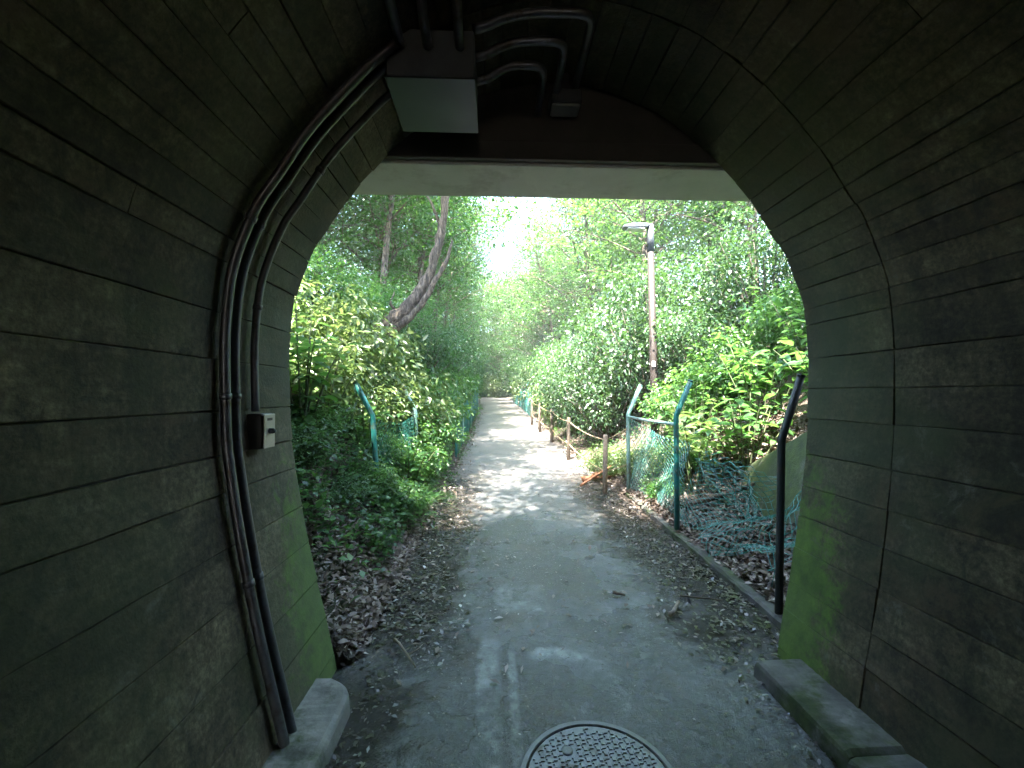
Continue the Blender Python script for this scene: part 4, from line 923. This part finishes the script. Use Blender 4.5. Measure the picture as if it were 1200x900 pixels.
scatter('undergrowth', 60000, (-5, -0.6), (2.7, 16), lambda x, y: (xl(x, y) > 0.05 + 0.25 * patch(x, y, 2)) * (0.35 + 0.65 * patch(x, y, 1.5)) * sm(y + 0.3 * xl(x, y), 2.75, 3.4), 0.075, 0.5, M['leaf_bright'], 61, (0.0, 0.22), 0.7)['label'] = 'low green undergrowth covering the left bank'
scatter('undergrowth', 34000, (-2.0, -0.75), (2.7, 9), lambda x, y: (xl(x, y) > 0.12) * patch(x, y, 2.2) * sm(y + 0.5 * xl(x, y), 2.85, 3.5), 0.06, 0.55, M['leaf_mid'], 62, (0.0, 0.3), 0.7)['label'] = 'dark creeping leaves along the left path edge'
scatter('undergrowth', 26000, (2.2, 7), (5.0, 18), lambda x, y: (xr_(x, y) > 0.35) * (0.3 + 0.7 * patch(x, y, 1.5)), 0.075, 0.5, M['leaf_mid'], 63, (0.0, 0.2), 0.7)['label'] = 'low green undergrowth covering the right bank'
scatter('undergrowth', 26000, (-8, 9), (16, 40), lambda x, y: ((xl(x, y) > 0.2) | (xr_(x, y) > 0.2)) * 0.9, 0.14, 0.5, M['leaf_mid'], 64, (0.0, 0.4), 0.7)['label'] = 'green undergrowth beside the far path'
scatter('leaf_litter', 26000, (-2.2, -0.55), (2.45, 6.5), lambda x, y: (xl(x, y) > -0.1) * (1 - 0.5 * sm(y, 4, 6)), 0.06, 0.45, M['litter'], 71, (0.0, 0.035), 0.75)['label'] = 'dead leaves heaped on the bank left of the tunnel mouth'
scatter('leaf_litter', 30000, (1.88, 3.6), (2.6, 7.5), lambda x, y: xr_(x, y) > 0.06, 0.065, 0.42, M['litter'], 72, (0.0, 0.04), 0.75)['label'] = 'dead leaves heaped behind the right chain link fence'
zp = lambda x, y: zpath(y) + 0.018
edge = lambda x, y: np.clip(np.maximum(sm(x, 0.75, 1.7), sm(-x, -0.1, 0.65)), 0, 1)
scatter('leaf_litter', 30000, (-0.85, 1.85), (2.3, 8), lambda x, y: edge(x, y)**1.9 * (0.25 + 0.75 * patch(x, y, 2.6)) * sm(y, 2.2, 2.7) * (1 - 0.7 * sm(y, 5, 8)), 0.04, 0.5, M['wetlitter'], 73, (0.0, 0.012), 0.9, curl=0.2, zf=zp)['label'] = 'wet dark leaf crumbs along both edges of the path'
scatter('leaf_litter', 1400, (-0.7, 1.8), (2.2, 9), lambda x, y: 0.25 + 0.5 * edge(x, y), 0.055, 0.4, M['litter'], 74, (0.002, 0.014), 0.92, curl=0.15, zf=zp)['label'] = 'scattered dry leaves on the path'
scatter('leaf_litter', 900, (-0.68, -0.3), (0.6, 2.4), lambda x, y: sm(-x, 0.35, 0.62) * 0.8, 0.03, 0.5, M['wetlitter'], 75, (0.0, 0.01), 0.9, curl=0.2, zf=zp)['label'] = 'muddy leaf crumbs in the left tunnel gutter'
scatter('leaf_litter', 800, (1.1, 1.37), (0.6, 2.5), lambda x, y: sm(x, 1.12, 1.35) * 0.8, 0.028, 0.5, M['wetlitter'], 76, (0.0, 0.01), 0.9, curl=0.2, zf=zp)['label'] = 'muddy leaf crumbs in the right tunnel gutter'

far_edge = lambda x, y: np.exp(-((np.minimum(np.abs(xl(x, y)), np.abs(xr_(x, y)))) / 0.16)**2)
scatter('leaf_litter', 60000, (-3, 2.2), (5, 30), lambda x, y: far_edge(x, y) * (0.3 + 0.7 * patch(x, y, 2)), 0.07, 0.5, M['litter'], 77, (0.0, 0.03), 0.8, zf=lambda x, y: np.maximum(hterr(x, y), zpath(y) + 0.015))['label'] = 'dead leaves drifted along both edges of the far path'
scatter('undergrowth', 50000, (-3, 2.6), (4.6, 26), lambda x, y: np.exp(-((np.minimum(np.abs(xl(x, y) - 0.03), np.abs(xr_(x, y) - 0.12 - (y < 7.5) * 9))) / 0.13)**2) * patch(x, y, 1.8), 0.07, 0.45, M['leaf_bright'], 78, (0.0, 0.14), 0.6, zf=lambda x, y: np.maximum(hterr(x, y), zpath(y) + 0.01))['label'] = 'green weeds fringing both edges of the path'
scatter('leaf_litter', 9000, (-0.7, 1.8), (1.2, 7), lambda x, y: 0.35 + 0.65 * patch(x, y, 3), 0.014, 0.6, M['wetlitter'], 79, (0.0, 0.006), 0.9, curl=0.2, zf=zp)['label'] = 'fine dark leaf crumbs strewn over the path'
# sticks
def stick(label, pts, r, m='twig'):
    root = empty('fallen_stick', pts[0], label=label, cat='stick'); rp_ = random.Random(len(label))
    P_ = [Vector(pts[0]).lerp(Vector(pts[-1]), i / 6) for i in range(7)] if len(pts) == 2 else [Vector(p) for p in pts]
    P_ = [p + Vector((rp_.uniform(-.008, .008), rp_.uniform(-.008, .008), rp_.uniform(0, .004))) for p in P_]
    child_at(root, 'stem', MB().tube(P_, [r * (1 - 0.5 * i / len(P_)) for i in range(len(P_))], 7, jit=0.15, rng=rp_), M[m])
    if r < 0.012 or r > 0.03:
      a = P_[len(P_) // 2]; child_at(root, 'side_twig', MB().tube([a, a + Vector((0.05, 0.04, 0.012)), a + Vector((0.07, 0.09, 0.01))], [r * 0.5, r * 0.35, r * 0.15], 5), M[m])
stick('thin curved stick lying left of centre on the path', [(-0.60, 2.62, 0.03), (-0.55, 2.55, 0.04), (-0.48, 2.45, 0.035), (-0.42, 2.36, 0.028)], 0.008)
stick('short thick stick lying right of centre on the path', [(1.17, 2.83, 0.035), (1.3, 2.99, 0.04)], 0.017)
stick('small dark stub of wood on the middle right of the path', [(0.88, 3.16, 0.03), (0.95, 3.13, 0.03)], 0.014, 'darkwood')
stick('pale branch at the foot of the left tunnel edge', [(-1.05, 2.62, 0.12), (-0.85, 2.75, 0.1)], 0.02, 'wood')
stick('long thin twig on the right of the path beside the wet leaves', [(1.35, 3.1, 0.03), (1.62, 3.02, 0.03)], 0.007, 'darkwood')
stick('thick fallen branch in the litter behind the right fence', [(2.15, 4.9, hz(2.15, 4.9) + 0.06), (2.5, 4.6, hz(2.5, 4.6) + 0.12), (2.85, 4.5, hz(2.85, 4.5) + 0.1)], 0.035, 'darkwood')
for k, (a, b, lab) in enumerate([((1.45, 7.0, 0.08), (2.0, 7.5, 0.2), 'topmost orange-brown plank of the small heap by the rope fence'), ((1.5, 7.35, 0.05), (2.1, 7.15, 0.12), 'lowest orange-brown plank of the small heap by the rope fence'), ((1.35, 6.75, 0.05), (1.95, 7.1, 0.3), 'leaning orange-brown stick of the heap by the rope fence')]):
    stick(lab, [a, b], 0.035 if k < 2 else 0.022, 'redwood')

# ------------------------------------------------------------------ haze volume added to pale the distance and simulate glare
hm = bpy.data.materials.new('glare_haze'); hm.use_nodes = True; nt = hm.node_tree
for n in list(nt.nodes):
    if n.type != 'OUTPUT_MATERIAL': nt.nodes.remove(n)
pv = nt.nodes.new('ShaderNodeVolumePrincipled'); pv.inputs['Color'].default_value = (0.93, 0.96, 1.0, 1); pv.inputs['Density'].default_value = 0.0014
nt.links.new(pv.outputs[0], nt.nodes['Material Output'].inputs['Volume'])
hzb = MB().box((-170, -70, -1.2), (170, 270, 36)).build('haze', hm); hzb['kind'] = 'stuff'; hzb['label'] = 'added pale haze between the trees, simulating glare'
